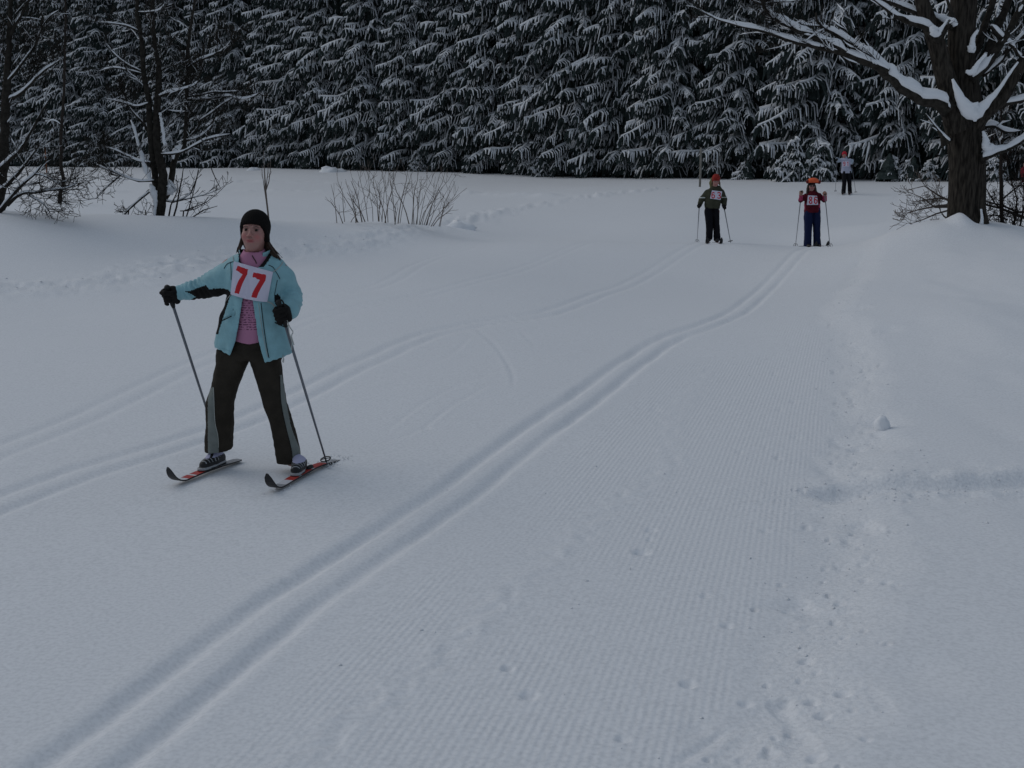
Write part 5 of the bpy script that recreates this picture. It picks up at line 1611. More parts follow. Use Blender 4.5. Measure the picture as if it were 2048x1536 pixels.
# front opening
op_y = [500, 512, 522, 538, 560, 600, 640, 675, 700, 716, 724]
op_l = [478, 483, 488, 505, 502, 494, 488, 482, 473, 464, 461]
op_r = [540, 537, 532, 519, 512, 516, 520.5, 527, 534, 539, 541]
pyg = np.interp(g.zs[::-1], [zz(p_) for p_ in op_y[::-1]], op_y[::-1])[::-1]
xl = np.array([xx(np.interp(p_, op_y, op_l), p_) for p_ in pyg], np.float32)[None, None]
xr = np.array([xx(np.interp(p_, op_y, op_r), p_) for p_ in pyg], np.float32)[None, None]
gap = np.maximum(np.maximum(xl - g.X, g.X - xr), g.Y + .01)
F = np.maximum(F, -gap)
# hem
hx = [xx(a_, 700) for a_ in (428, 436, 450, 464, 472, 530, 540, 556, 575, 590)]
hz = [zz(b_) for b_ in (688, 693, 696, 702, 704, 716, 718.5, 714, 709, 702)]
hemz = np.interp(g.X[:, 0, 0], hx, hz).astype(np.float32)[:, None, None] + .01 * np.clip(g.Y / .1, 0, 1)
hemz = hemz + .003 * np.sin(g.X * 190)
F = np.where(g.X < xx(605), np.maximum(F, hemz - g.Z), F)
JB = [(370, 583), (383, 581), (397, 575), (412, 570), (418, 578), (437, 577), (449, 577), (457, 580), (464, 588), (459, 596), (446, 592), (430, 604), (395, 606), (378, 602), (391, 594), (381, 587)]
def jk_mi(W, V):
    px, py = proj(W)
    front = W[:, 1] < GY0 + .06
    L_ = W - ORG
    blk = in_poly(px, py, JB) & front
    # dark side panel along the left flank and under the right arm
    el_ = np.interp(py, [590, 600, 615, 635, 660, 672], [456, 454, 449, 442.5, 434.5, 432])
    blk |= (px < el_ + 4) & (py > 592) & (py < 668) & (px > 425) & (px < 470)
    blk |= in_poly(px, py, [(548, 590), (556, 588), (562, 596), (562, 618), (553, 612), (549, 603)])
    # lining: surfaces that face inward, the collar facing
    xl_ = np.interp(py, op_y, op_l); xr_ = np.interp(py, op_y, op_r)
    blk |= (py < 534) & (px > xl_ - 5) & (px < xr_ + 5) & (py < 541 - np.abs(px - 508) * .3)
    inner = ((np.abs((L_[:, 0] - np.interp(L_[:, 2], jr[0], jr[1])) / np.interp(L_[:, 2], jr[0], jr[3])) ** 2.3 + np.abs((L_[:, 1] - 0) / np.interp(L_[:, 2], jr[0], jr[4])) ** 2.3) < .80) & (px > 440) & (px < 585)
    blk |= inner & ~((py > 545) & (px > xl_ - 8) & (px < xr_ + 8) & (W[:, 1] < GY0 - .085))
    return blk.astype(int)
_, Vj, Qj = sdf_obj('jacket', F, g, [M['cyan'], M['black_cloth']], girl, ORG, midx=jk_mi)
tr_j = bvh(Vj, Qj)
# collar standing open round the neck
g2 = box_grid([xx(470), -.11, zz(535)], [xx(552), .13, zz(490)], .0045)
cr_l = rows_to_loft([(496, 475, 544, .022, .086), (508, 479, 540, .018, .080), (522, 480, 540, .014, .078), (532, 480, 540, .014, .078)])
cd = loft(g2, *cr_l)
cin = loft(g2, cr_l[0], cr_l[1], cr_l[2], cr_l[3] - .011, cr_l[4] - .011)
F = np.maximum(cd, -cin)
vv = np.interp(g2.zs, [zz(535), zz(520), zz(505), zz(496)], [.034, .060, .066, .070]).astype(np.float32)[None, None]
F = np.maximum(F, -np.maximum(np.abs(g2.X - xx(509)) - vv, g2.Y + .005))
F = np.maximum(F, g2.Z - (zz(499) - .02 * np.clip(-g2.Y / .06, 0, 1)))
def col_mi(W, V):
    L_ = W - ORG
    q = (np.abs((L_[:, 0] - np.interp(L_[:, 2], cr_l[0], cr_l[1])) / np.interp(L_[:, 2], cr_l[0], cr_l[3])) ** 2.2 + np.abs((L_[:, 1] - .016) / np.interp(L_[:, 2], cr_l[0], cr_l[4])) ** 2.2) ** (1 / 2.2)
    return (q < .93).astype(int)
sdf_obj('collar', F, g2, [M['cyan'], M['black_cloth']], girl, ORG, midx=col_mi)
# seams, pockets, zips and cords
SM = lambda pts, r_, m_, nm, **k: seam(tr_j, ORG, pts, r_, M[m_], girl, nm, **k)
SM([(463, 632), (453, 637), (444, 641), (438, 645)], .0028, 'black_cloth', 'pocket_zip')
SM([(466, 627), (455, 632), (446, 637)], .0016, 'cyan', 'pocket_welt', off=.005)
SM([(550, 645), (558, 649), (570, 654)], .0030, 'black_cloth', 'pocket_zip')
SM([(522, 606), (527, 650), (533, 690), (538, 716)], .0022, 'black_cloth', 'front_zip', n=30)
SM([(517, 606), (522, 645), (528, 680), (535, 714)], .0016, 'light_strap', 'panel_edge', n=30, off=.001)
SM([(492, 606), (488, 640), (483, 672), (466, 701)], .0016, 'black_cloth', 'panel_edge', n=30, off=.001)
SM([(448, 537), (453, 529), (460, 525), (467, 523)], .0018, 'black_cloth', 'yoke_seam')
SM([(461, 524), (462, 545), (462, 560)], .0014, 'black_cloth', 'armhole_seam')
SM([(537, 530), (546, 534), (551, 542), (556, 550), (560, 558)], .0018, 'black_cloth', 'yoke_seam')
SM([(555, 560), (552, 575), (549, 590)], .0014, 'black_cloth', 'armhole_seam')
SM([(437, 697), (450, 699), (463, 704)], .0018, 'cyan', 'hem_cord', off=.002)
A = Acc(); tube(A, np.array([J(566, 710, -.10), J(566.5, 717, -.105), J(565, 724, -.105), J(567, 725, -.105), J(568, 717, -.105)]), .0022, 5); obj('drawcord', A.mesh('drawcord', M['light_strap']), girl)
# ---- bib
TL, TR, BR, BL = (467.5, 522.5), (546, 544), (534.6, 604), (460.8, 588.5)
def z2(l): return [(420 + a_ / 4.8, 400 + b_ / 4.8) for a_, b_ in l]
D1 = z2([(265, 630), (366, 667), (356, 716), (318, 790), (298, 840), (278, 902), (234, 893), (250, 830), (270, 780), (312, 714), (287, 700), (281, 690), (248, 674)])
D2 = z2([(416, 694), (540, 718), (531, 775), (492, 840), (466, 890), (447, 943), (396, 934), (408, 890), (432, 845), (478, 768), (448, 758), (440, 745), (408, 742)])
bib = bib_obj(tr_j, ORG, (TL, TR, BR, BL), [(D1, 1), (D2, 1)], girl, 'number_bib', [M['bib_white'], M['red_print']], 116, 92, off=.010, sag=3.0)
SM([(467.5, 523), (466, 515), (466, 506), (470, 503)], .0022, 'light_strap', 'bib_tie', off=.004)
SM([(546, 544), (552, 540), (560, 533), (566, 524), (570, 521)], .0022, 'light_strap', 'bib_tie', off=.004)
SM([(535, 604), (541, 606), (548, 612), (552, 620), (551, 632)], .0022, 'light_strap', 'bib_tie', off=.008)
SM([(535, 603), (545, 607), (551, 616), (549, 625)], .0018, 'light_strap', 'bib_tie', off=.010)
SM([(461, 590), (455, 597), (449, 606)], .0018, 'light_strap', 'bib_tie', off=.004)

# ---- gloves
hl = J(340.5, 594, -.035); tip_l = P(440, 905, 0) if False else None
pl_tip = on_ground(441, 903) - ORG
ax_l = hl - pl_tip; ax_l /= np.linalg.norm(ax_l)
g = box_grid(hl - .085, hl + [.10, .085, .085], .0032)
F = fist(g, hl, ax_l, np.array([.55, .35, .15]), np.array([0, 1, 0]), 1.16)
F = smin(F, capsule(g, hl + (wr_l - hl) * .35, J(354, 588, -.022), .030, .031), .012)
sdf_obj('glove', F, g, M['black_cloth'], girl, ORG)
hr = J(565, 631, -.165)
pr_tip = on_ground(655, 931) - ORG
ax_r = hr - pr_tip; ax_r /= np.linalg.norm(ax_r)
g = box_grid(hr - .09, hr + [.10, .12, .09], .0032)
F = fist(g, hr, ax_r, np.array([.45, .8, -.1]), np.array([-1, 0, 0]), 1.16)
F = smin(F, capsule(g, hr + [.012, .02, 0], J(575, 624, -.10), .030, .032), .012)
sdf_obj('glove', F, g, M['black_cloth'], girl, ORG)

# ---- boots
def boot(toe, heel, top, parent, org):
    """toe, heel: sole points; top: shin point"""
    toe, heel, top = [np.asarray(v, float) for v in (toe, heel, top)]
    lo = np.minimum(np.minimum(toe, heel), top) - .07; hi = np.maximum(np.maximum(toe, heel), top) + .07
    g = box_grid(lo, hi, .0042)
    up = np.array([0, 0, 1.0]); d = toe - heel; L = np.linalg.norm(d); d /= L
    F = chain(g, [heel + d * .03 + up * .038, heel + d * (L * .45) + up * .042, toe - d * .045 + up * .030], [.036, .038, .033], .02)
    F = smin(F, capsule(g, heel + d * .055 + up * .05, top, .037, .035), .02)
    sole = chain(g, [heel + d * .022 + up * .012, heel + d * (L * .6) + up * .010, toe - d * .02 + up * .012], [.034, .039, .030], .01)
    sole = np.maximum(sole, np.abs(g.Z - (heel[2] + (toe[2] - heel[2]) * .5 + .010)) - .012)
    F = smin(F, sole, .004)
    F = np.maximum(F, (min(toe[2], heel[2]) - .002) - g.Z)
    def mi(W, V):
        L_ = W - org
        f = ((L_ - heel) @ d) / L
        z = L_[:, 2] - heel[2] - (toe[2] - heel[2]) * f
        st_ = np.abs(L_[:, 0] - top[0] + .0) < .007
        a = np.where((z > .066) & ~st_, 1, 0)
        a = np.where((z < .024) & (z > .013), 2, a)
        lace = (z > .045) & (z < .066) & (f > .35) & (f < .95) & (np.sin(f * 60) > .75)
        return np.where(lace, 2, a)
    o, V, Q = sdf_obj('boot', F, g, [M['boot_black'], M['boot_white'], M['ski_grey']], parent, org, midx=mi)
    return o
def gp(px, py, up=0.0):
    p = on_ground(px, py); p[2] = ground_z(p[0], p[1]) + up
    return p
skl_tip, skl_tail = gp(323, 981), gp(479, 924)
skr_tip, skr_tail = gp(524, 993), gp(664, 921)
def along(a, b_, f, up): return a + (b_ - a) * f + np.array([0, 0, up])
_t = along(skl_tip, skl_tail, .48, .026) - ORG
boot(_t, _t + np.array([.075, .205, .004]), J(429, 896, .0), girl, ORG)
_t = along(skr_tip, skr_tail, .44, .022) - ORG
boot(_t, _t + np.array([.005, .20, .004]), J(583, 912, -.01), girl, ORG)
ski(skl_tip, skl_tail, 'red and grey ski with a black curled tip under the left-hand boot of skier 77', 'skis of skier 77')
skr_tail2 = skr_tail + (skr_tail - skr_tip) * .25
ski(skr_tip, skr_tail2, 'red ski half covered in snow under the right-hand boot of skier 77', 'skis of skier 77', sink_tail=.032)
ski_pole(hl + ORG, pl_tip + ORG, .068, 'grey ski pole held out at left by skier 77, ending behind her trouser leg', group='poles of skier 77', rad=.0085)
ski_pole(hr + ORG, pr_tip + ORG, .085, 'grey ski pole of skier 77 planted in the snow behind the half-buried ski', group='poles of skier 77', rad=.0085,
         strap=[hr + ORG + ax_r * .07, hr + ORG + ax_r * .085 + [.018, 0, .01], hr + ORG + [.024, -.02, .045], hr + ORG + [.02, 0, .01]])
# trailing cords below the right hand
A = Acc()
tube(A, spline([J(574, 640, -.16), J(580, 655, -.15), J(586, 664, -.15), J(583, 672, -.15), J(588, 690, -.14)], 16), .003, 5)
tube(A, spline([J(576, 650, -.16), J(579, 668, -.15), J(584, 684, -.15), J(583, 700, -.15)], 16), .0028, 5)
obj('wrist_cord', A.mesh('wrist_cord', M['light_strap']), girl)
# kicked up snow over the rear of the ski and at the basket
kc = Acc()
for _ in range(150):
    f = rc_.uniform(.05, 1.0)
    p = skr_tip + (skr_tail2 - skr_tip) * f
    q = np.array([rc_.gauss(0, .022 + .02 * (f > .65)), rc_.gauss(0, .02), 0])
    if .30 < f < .72 and abs(q[0]) < .03: continue
    s = rc_.uniform(.002, .007)
    p = p + q; p[2] = ground_z(p[0], p[1]) + s * .4 + (.016 if abs(q[0]) < .022 and f < .9 else 0)
    kc.add(crumb(0, 0, s) + p, None, [[0, 1, 3], [1, 2, 3], [2, 0, 3], [1, 0, 4], [2, 1, 4], [0, 2, 4]])
for _ in range(60):
    p = pr_tip + ORG + np.array([rc_.gauss(0, .035), rc_.gauss(0, .035), 0]); s = rc_.uniform(.003, .008); p[2] = ground_z(p[0], p[1]) + s * .5 + rc_.random() * .012
    kc.add(crumb(0, 0, s) + p, None, [[0, 1, 3], [1, 2, 3], [2, 0, 3], [1, 0, 4], [2, 1, 4], [0, 2, 4]])
o = obj('kicked_up_snow', kc.mesh('kicked_up_snow', M['snow'])); tag(o, 'loose kicked up snow over the right-hand ski and pole basket of skier 77', 'snow crumbs', kind='stuff')
# ------------------------------------------------------------------ the three skiers farther up the trail, and a bystander
SEG = {  # strokes of the digits in a 0..1 x 0..1 cell, y down
 '6': [[(.85, .12), (.5, .02), (.15, .15), (.06, .5), (.12, .85), (.5, .98), (.88, .85), (.94, .65), (.85, .48), (.5, .4), (.12, .52)]],
 '3': [[(.1, .12), (.5, .02), (.88, .14), (.85, .38), (.45, .48), (.88, .6), (.92, .86), (.5, .98), (.08, .88)]],
 '8': [[(.5, .48), (.14, .34), (.16, .1), (.5, .02), (.84, .1), (.86, .34), (.5, .48), (.08, .66), (.12, .9), (.5, .98), (.88, .9), (.92, .66), (.5, .48)]],
 '9': [[(.88, .42), (.5, .58), (.12, .46), (.08, .2), (.5, .02), (.9, .16), (.92, .5), (.86, .85), (.5, .98), (.12, .88)]],
 '1': [[(.2, .22), (.55, .03), (.55, .98)]]}
def digit_polys(ch, x0, y0, x1, y1, lw):
    out = []
    for st in SEG[ch]:
        q = [(x0 + a_ * (x1 - x0), y0 + b_ * (y1 - y0)) for a_, b_ in st]
        for (ax_, ay_), (bx_, by_) in zip(q[:-1], q[1:]):
            dx, dy = bx_ - ax_, by_ - ay_; L = math.hypot(dx, dy) + 1e-6
            nx_, ny_ = -dy / L * lw / 2, dx / L * lw / 2; ex, ey = dx / L * lw * .35, dy / L * lw * .35
            out.append(([(ax_ - ex + nx_, ay_ - ey + ny_), (bx_ + ex + nx_, by_ + ey + ny_), (bx_ + ex - nx_, by_ + ey - ny_), (ax_ - ex - nx_, ay_ - ey - ny_)], 1))
    return out

def far_person(Yp, foot_px, label, jd):
    """a smaller skier from traced pixel joints"""
    a = P(foot_px, 480, Yp)
    org = np.array([a[0], Yp, ground_z(a[0], Yp)])
    pr = empty('person', org, label, 'person')
    k = Yp / FPX                       # metres per pixel
    def j(px, py, dy=0.0): return P(px, py, Yp + dy) - org
    hs = jd['head']                    # centre px, py (eye level), size scale, pitch, yaw
    HCp = j(hs[0], hs[1], jd.get('head_dy', -.03))
    yw, pt = math.radians(hs[4]), math.radians(hs[3])
    cy_, sy_ = math.cos(yw), math.sin(yw); cp, sp = math.cos(-pt), math.sin(-pt)
    R = np.array([[cy_, -sy_, 0], [sy_, cy_, 0], [0, 0, 1]]) @ np.array([[1, 0, 0], [0, cp, -sp], [0, sp, cp]])
    ks = hs[2]
    S_ = jd['sh']; E_ = jd['el']; W_ = jd['wr']; H_ = jd['hip']; K_ = jd['kn']; A_ = jd['an']
    hh = .015
    xs0 = min([v[0] for v in S_ + E_ + W_ + A_]) ; xs1 = max([v[0] for v in S_ + E_ + W_ + A_])
    wr_ = jd['waist'][1]; lo = j(xs0 - 8, wr_)[0] - .16; hi = j(xs1 + 8, wr_)[0] + .16
    g = G(fine(lo, hi, HCp[0] - .09, HCp[0] + .09, .0065, hh), fine(-.40, .30, HCp[1] - .11, HCp[1] + .0, .0065, hh), fine(.0, HCp[2] + .16, HCp[2] - .13, HCp[2] + .1, .0065, hh))
    F = head_sdf(GL(g, HCp, R, ks)) * ks
    nk = j(*jd['neck'])
    F = smin(F, capsule(g, HCp + R @ np.array([0, .03, -.05]), nk, .05, .055), .02)
    T = chain(g, [nk, j(*jd['waist'])], [.075, .08], .02, fy=.8)
    for s in (0, 1):
        T = smin(T, chain(g, [j(*S_[s]), j(*E_[s]), j(*W_[s]), j(*jd['hand'][s])], [.042, .034, .027, .034], .01), .03)
        T = smin(T, chain(g, [j(H_[s][0], H_[s][1] + 3, H_[s][2]), j(*K_[s]), j(*A_[s])], [.055, .042, .034], .01), .03)
    F = smin(F, T, .02)
    sdf_obj('body', F, g, M['skin'], pr, org, attrs=lambda V: {'tint': head_tint(head_local(V, HCp, R, ks))})
    # jacket
    rows = jd['torso']
    def rl(rows):
        z, cx, cy, ax, ay = [], [], [], [], []
        for py, l_, r_, c_, h_ in rows:
            q, b_ = j(l_, py), j(r_, py)
            z.append(q[2]); cx.append((q[0] + b_[0]) / 2); ax.append((b_[0] - q[0]) / 2); cy.append(c_); ay.append(h_)
        o = np.argsort(z); return [np.array(v)[o] for v in (z, cx, cy, ax, ay)]
    g = box_grid([lo, -.42, j(0, rows[-1][0])[2] - .02], [hi, .22, j(0, rows[0][0])[2] + .14], .012)
    F = loft(g, *rl(rows))
    for s in (0, 1):
        w = jd.get('sleeve', (.062, .056, .046))
        F = smin(F, chain(g, [j(*S_[s]), j(*E_[s]), j(*W_[s])], list(w), .02), .03)
    F = smin(F, chain(g, [nk, nk + [0, 0, .03]], [.07, .062], .01), .03) if jd.get('highneck', 1) else F
    F = F + cloth_noise(g, .06, .006, 5) + cloth_noise(g, .03, .003, 6)
    jm = jd['jacket_mats']
    _, V, Q = sdf_obj('jacket', F, g, [M[x] for x in jm[0]], pr, org, midx=(lambda W, V: jm[1](*proj(W), W - org)) if jm[1] else None)
    tr = bvh(V, Q)
    # trousers
    rl1, rl2 = jd['legs']
    g = box_grid([min(j(r_[1] - 3, r_[0])[0] for r_ in rl1), -.24, 0.0], [max(j(r_[2] + 3, r_[0])[0] for r_ in rl2), .2, j(0, rl1[0][0])[2] + .03], .012)
    F = smin(loft(g, *rl(rl1), pw=2.4), loft(g, *rl(rl2), pw=2.4), .01)
    F = F + cloth_noise(g, .07, .006, 15) + cloth_noise(g, .03, .003, 16)
    sdf_obj('trousers', F, g, [M[jd['pants']]], pr, org)
    # hands or gloves
    for s in (0, 1):
        c = j(*jd['hand'][s]); tp = jd['poletip'][s]
        if tp:
            t_ = on_ground(*tp[:2]) if len(tp) == 2 else P(*tp)
            t_[2] = min(t_[2], 9)
            ax_ = c - (t_ - org); ax_ /= np.linalg.norm(ax_)
        else: ax_ = np.array([0, 0, 1.0])
        g = box_grid(c - .07, c + .07, .006)
        wr = j(*W_[s])
        F = fist(g, c, ax_, (wr - c) + [0, .02, 0], [1 if s else -1, 0, 0], 1.05)
        F = smin(F, capsule(g, c + (wr - c) * .3, wr, .028, .032), .01)
        sdf_obj('glove' if jd['glove'] != 'skin' else 'hand', F, g, M[jd['glove'] if jd['glove'] != 'skin' else 'hand_skin'], pr, org)
        if tp:
            ski_pole(c + org, t_, jd.get('gript', .06), jd['pole_labels'][s], rad=.0095, group='poles of the skiers up the trail', brad=.045, gm=M['grip'])
    # hair and headgear
    jd['headgear'](pr, org, HCp, R, ks, j)
    # boots and skis
    for s in (0, 1):
        an = j(*A_[s])
        bt = np.array([an[0], an[1], 0]) + org
        bt[2] = ground_z(bt[0], bt[1]) + .02 - 0
        d = np.array(jd['skidir'][s], float); d /= np.linalg.norm(d); d3 = np.array([d[0], d[1], 0])
        toe = bt - org + d3 * .15; heel = bt - org - d3 * .10
        boot_small(toe, heel, an + [0, 0, .03], pr, org)
        tip = bt + d3 * .80; tail = bt - d3 * .75
        tip[2] = ground_z(tip[0], tip[1]); tail[2] = ground_z(tail[0], tail[1])
        ski(tip, tail, jd['ski_labels'][s], 'skis of the skiers up the trail', lift=.01)
    if jd.get('bib'):
        cor, digs = jd['bib']
        bib_obj(tr, org, cor, digs, pr, 'number_bib', [M['bib_white'], M['red_print']], 56, 56, off=.012, smooth=3)
    if jd.get('extra'): jd['extra'](pr, org, tr, j)
    return pr, tr, org

def boot_small(toe, heel, top, parent, org):
    lo = np.minimum(np.minimum(toe, heel), top) - .07; hi = np.maximum(np.maximum(toe, heel), top) + .06
    g = box_grid(lo, hi, .009); up = np.array([0, 0, 1.0])
    F = chain(g, [heel + up * .035, (toe + heel) / 2 + up * .045, toe + up * .03], [.04, .042, .036], .02)
    F = smin(F, capsule(g, heel + up * .05 + (toe - heel) * .15, top, .048, .05), .02)
    sdf_obj('boot', F, g, M['boot_black'], parent, org)

def simple_cap(pr, org, HC_, R, ks, m, name='knit_hat', r=(.083, .099, .095), front=.034):
    g = box_grid(HC_ - .14, HC_ + .16, .007); h = GL(g, HC_, R, ks)
    F = ellipsoid(h, (0, .03, .032), r)
    zc = np.interp(h.Y, [-.07, -.045, -.015, .015, .05], [front, front - .006, -.0, -.035, -.05])
    F = smax(F, (zc - h.Z).astype(np.float32), .006)
    F = F - .004 * np.exp(-((h.Z - zc - .014) / .014) ** 2)
    sdf_obj(name, F, g, M[m], pr, org)
def long_hair(pr, org, HC_, R, ks, m, ends, w=.022):
    g = box_grid(HC_ + [-.17, -.17, -.30], HC_ + [.17, .16, .08], .009)
    F = None
    for s, l in ends:
        q = [HC_ + R @ np.array(p) * ks for p in l]
        c = chain(g, q, list(np.linspace(w, w * .45, len(q))), .01)
        F = c if F is None else smin(F, c, .01)
    F = F + cloth_noise(g, .018, .004, 31, (1, 1, .3))
    sdf_obj('hair', F, g, M[m], pr, org)

M['olive'] = mat('olive_fleece', (.050, .052, .036), .9, var=.2, vscale=12, bump=.4, bscale=60, spec=.06)
M['olive_light'] = mat('pale_olive_hood', (.16, .15, .065), .9)
M['white_band'] = mat('white_band', (.50, .52, .50), .8)
M['red_hat'] = mat('red_knit', (.26, .022, .016), .95, var=.3, vscale=30, bump=.5, bscale=120)
M['red_hat2'] = mat('bright_red_knit', (.42, .02, .04), .95)
M['black_pants'] = mat('black_trousers', (.010, .010, .013), .85, spec=.06)
M['navy'] = mat('navy_trousers', (.012, .018, .055), .8, spec=.06)
M['maroon'] = mat('maroon_jacket', (.085, .010, .018), .85, var=.3, vscale=14, spec=.06)
M['magenta'] = mat('magenta_panel', (.40, .05, .13), .8)
M['orange'] = mat('orange_fleece', (.70, .12, .045), .85)
M['dark_red'] = mat('dark_red_fleece', (.13, .012, .012), .85)
M['pale_blue'] = mat('pale_grey_blue_pullover', (.34, .40, .47), .85, var=.08, vscale=14)
M['lilac'] = mat('pale_lilac_pullover', (.40, .41, .52), .85)
M['hand_skin'] = mat('hand_skin', (.30, .17, .13), .6)
M['lens'] = mat('dark_lens', (.01, .01, .012), .15, spec=.7)
M['red_coat'] = mat('red_coat', (.15, .012, .02), .85)

# -- 63
def hg63(pr, org, HC_, R, ks, j):
    simple_cap(pr, org, HC_, R, ks, 'red_hat', r=(.088, .102, .108))
    long_hair(pr, org, HC_, R, ks, 'hair2', [(0, [(-.06, .05, -.02), (-.075, .06, -.08), (-.085, .06, -.13)]), (1, [(.06, .05, -.03), (.085, .05, -.09), (.10, .05, -.14)])], .026)
    g = box_grid(j(1414, 384, .0) - .06, j(1432, 350, .1) + .06, .009)
    F = chain(g, [j(1425, 376, .07), j(1423, 366, .08), j(1424, 358, .07)], [.05, .045, .03], .02)
    sdf_obj('hood', F, g, M['olive_light'], pr, org)
def mi63(px, py, L):
    b = ((np.abs(py - 395.3 - (px - 1402) * .02) < .9) & (px < 1410)) | ((np.abs(py - 394.8) < .9) & (px > 1443))
    return np.where(b, 1, 0)
Y63 = 22.25
dg = digit_polys('6', 1423.3, 384.5, 1429.5, 396.5, 2.0) + digit_polys('3', 1434.6, 384.5, 1441.5, 397, 2.0)
far_person(Y63, 1425, 'young skier in an olive jacket and red knit hat, bib number 63, head bowed', dict(
    head=(1432, 361.5, .92, -26, -4), head_dy=-.14, neck=(1430, 377, -.02), waist=(1427, 415, .02),
    sh=[(1415, 385, .0), (1443, 384, .0)], el=[(1403, 399, .02), (1448.5, 398, .02)], wr=[(1400, 408, -.06), (1449, 408, -.06)], hand=[(1398.5, 412.5, -.09), (1448, 414, -.09)],
    hip=[(1417, 420, 0), (1434, 420, 0)], kn=[(1420, 450, -.05), (1432, 450, -.03)], an=[(1417, 480, .0), (1433, 481, .0)],
    torso=[(372, 1424, 1440, -.03, .08), (377, 1418, 1443, -.02, .10), (383, 1413, 1446, -.01, .125), (391, 1411, 1446, -.01, .13), (400, 1410, 1442, -.01, .135), (410, 1409, 1440, -.005, .14), (417, 1410, 1439, 0, .14)],
    jacket_mats=(['olive', 'white_band'], mi63), pants='black_pants', sleeve=(.062, .055, .050),
    legs=([(408, 1411, 1425, 0, .11), (425, 1409, 1426, 0, .115), (445, 1411, 1426, -.03, .09), (465, 1412, 1425, -.02, .085), (479, 1412, 1424.5, 0, .085)],
          [(408, 1424, 1437, 0, .11), (425, 1424.5, 1438, 0, .115), (445, 1426, 1438.5, -.02, .09), (465, 1427, 1440, -.01, .085), (481, 1427.5, 1441, 0, .085)]),
    glove='black_cloth', gript=.05, poletip=[(1394.2, 483.5), (1461.5, 486.5)],
    pole_labels=['thin ski pole hanging straight down on the left-hand side of skier 63', 'thin ski pole slanting outward on the right-hand side of skier 63'],
    headgear=hg63, skidir=[(-.22, -1), (-.05, -1)],
    ski_labels=['ski under the left-hand boot of skier 63, tip pointing downhill', 'ski under the right-hand boot of skier 63'],
    bib=(((1424, 380.5), (1444.5, 383), (1441, 400), (1420, 397)), dg)))
# -- 86
def hg86(pr, org, HC_, R, ks, j):
    long_hair(pr, org, HC_, R, ks, 'hair', [(0, [(-.06, .02, -.0), (-.080, .01, -.07), (-.095, -.02, -.13), (-.10, -.04, -.20)]), (1, [(.06, .02, -.0), (.082, .01, -.07), (.10, -.02, -.13), (.10, -.04, -.20)]), (2, [(-.05, .07, .0), (-.04, .08, -.12)]), (3, [(.05, .07, .0), (.04, .08, -.12)])], .034)
    simple_cap(pr, org, HC_, R, ks, 'black_knit', 'hat_band', r=(.080, .096, .075), front=.020)
    c = j(1625.8, 362, -.02)
    g = box_grid(c - [.22, .15, .10], c + [.22, .15, .12], .008)
    F = ellipsoid(g, c + [0, 0, .005], (.112, .10, .062))
    F = smin(F, chain(g, [c + [-.08, -.02, -.01], c + [-.12, -.03, -.022], c + [-.135, -.03, -.005]], [.035, .028, .018], .02), .03)
    F = smin(F, chain(g, [c + [.08, -.02, -.01], c + [.125, -.03, -.026], c + [.145, -.03, -.005]], [.035, .030, .018], .02), .03)
    def mi(W, V):
        L_ = W - org - c
        return ((np.abs(L_[:, 0]) > .105) | (L_[:, 2] < -.035)).astype(int)
    sdf_obj('jester_hat', F, g, [M['orange'], M['dark_red']], pr, org, midx=mi)
    g = box_grid(HC_ - .12, HC_ + .12, .006); h = GL(g, HC_, R, ks)
    F = smin(ellipsoid(h, (-.031, -.070, .002), (.026, .016, .017)), ellipsoid(h, (.031, -.070, .002), (.026, .016, .017)), .006)
    sdf_obj('goggles', F, g, M['lens'], pr, org)
def mi86(px, py, L):
    mg = ((px < 1606) & (py > 389) & (py < 402)) | ((px > 1645) & (py > 390) & (py < 402)) | ((py > 408) & ((px < 1610.5) | (px > 1637.5)) & (py < 420))
    return np.where(mg & ((px + py * 2) % 5 < 3.4), 1, 0)
dg = digit_polys('8', 1618.3, 393.5, 1624.3, 407.5, 2.1) + digit_polys('6', 1628.5, 393.5, 1634.5, 407.5, 2.1)
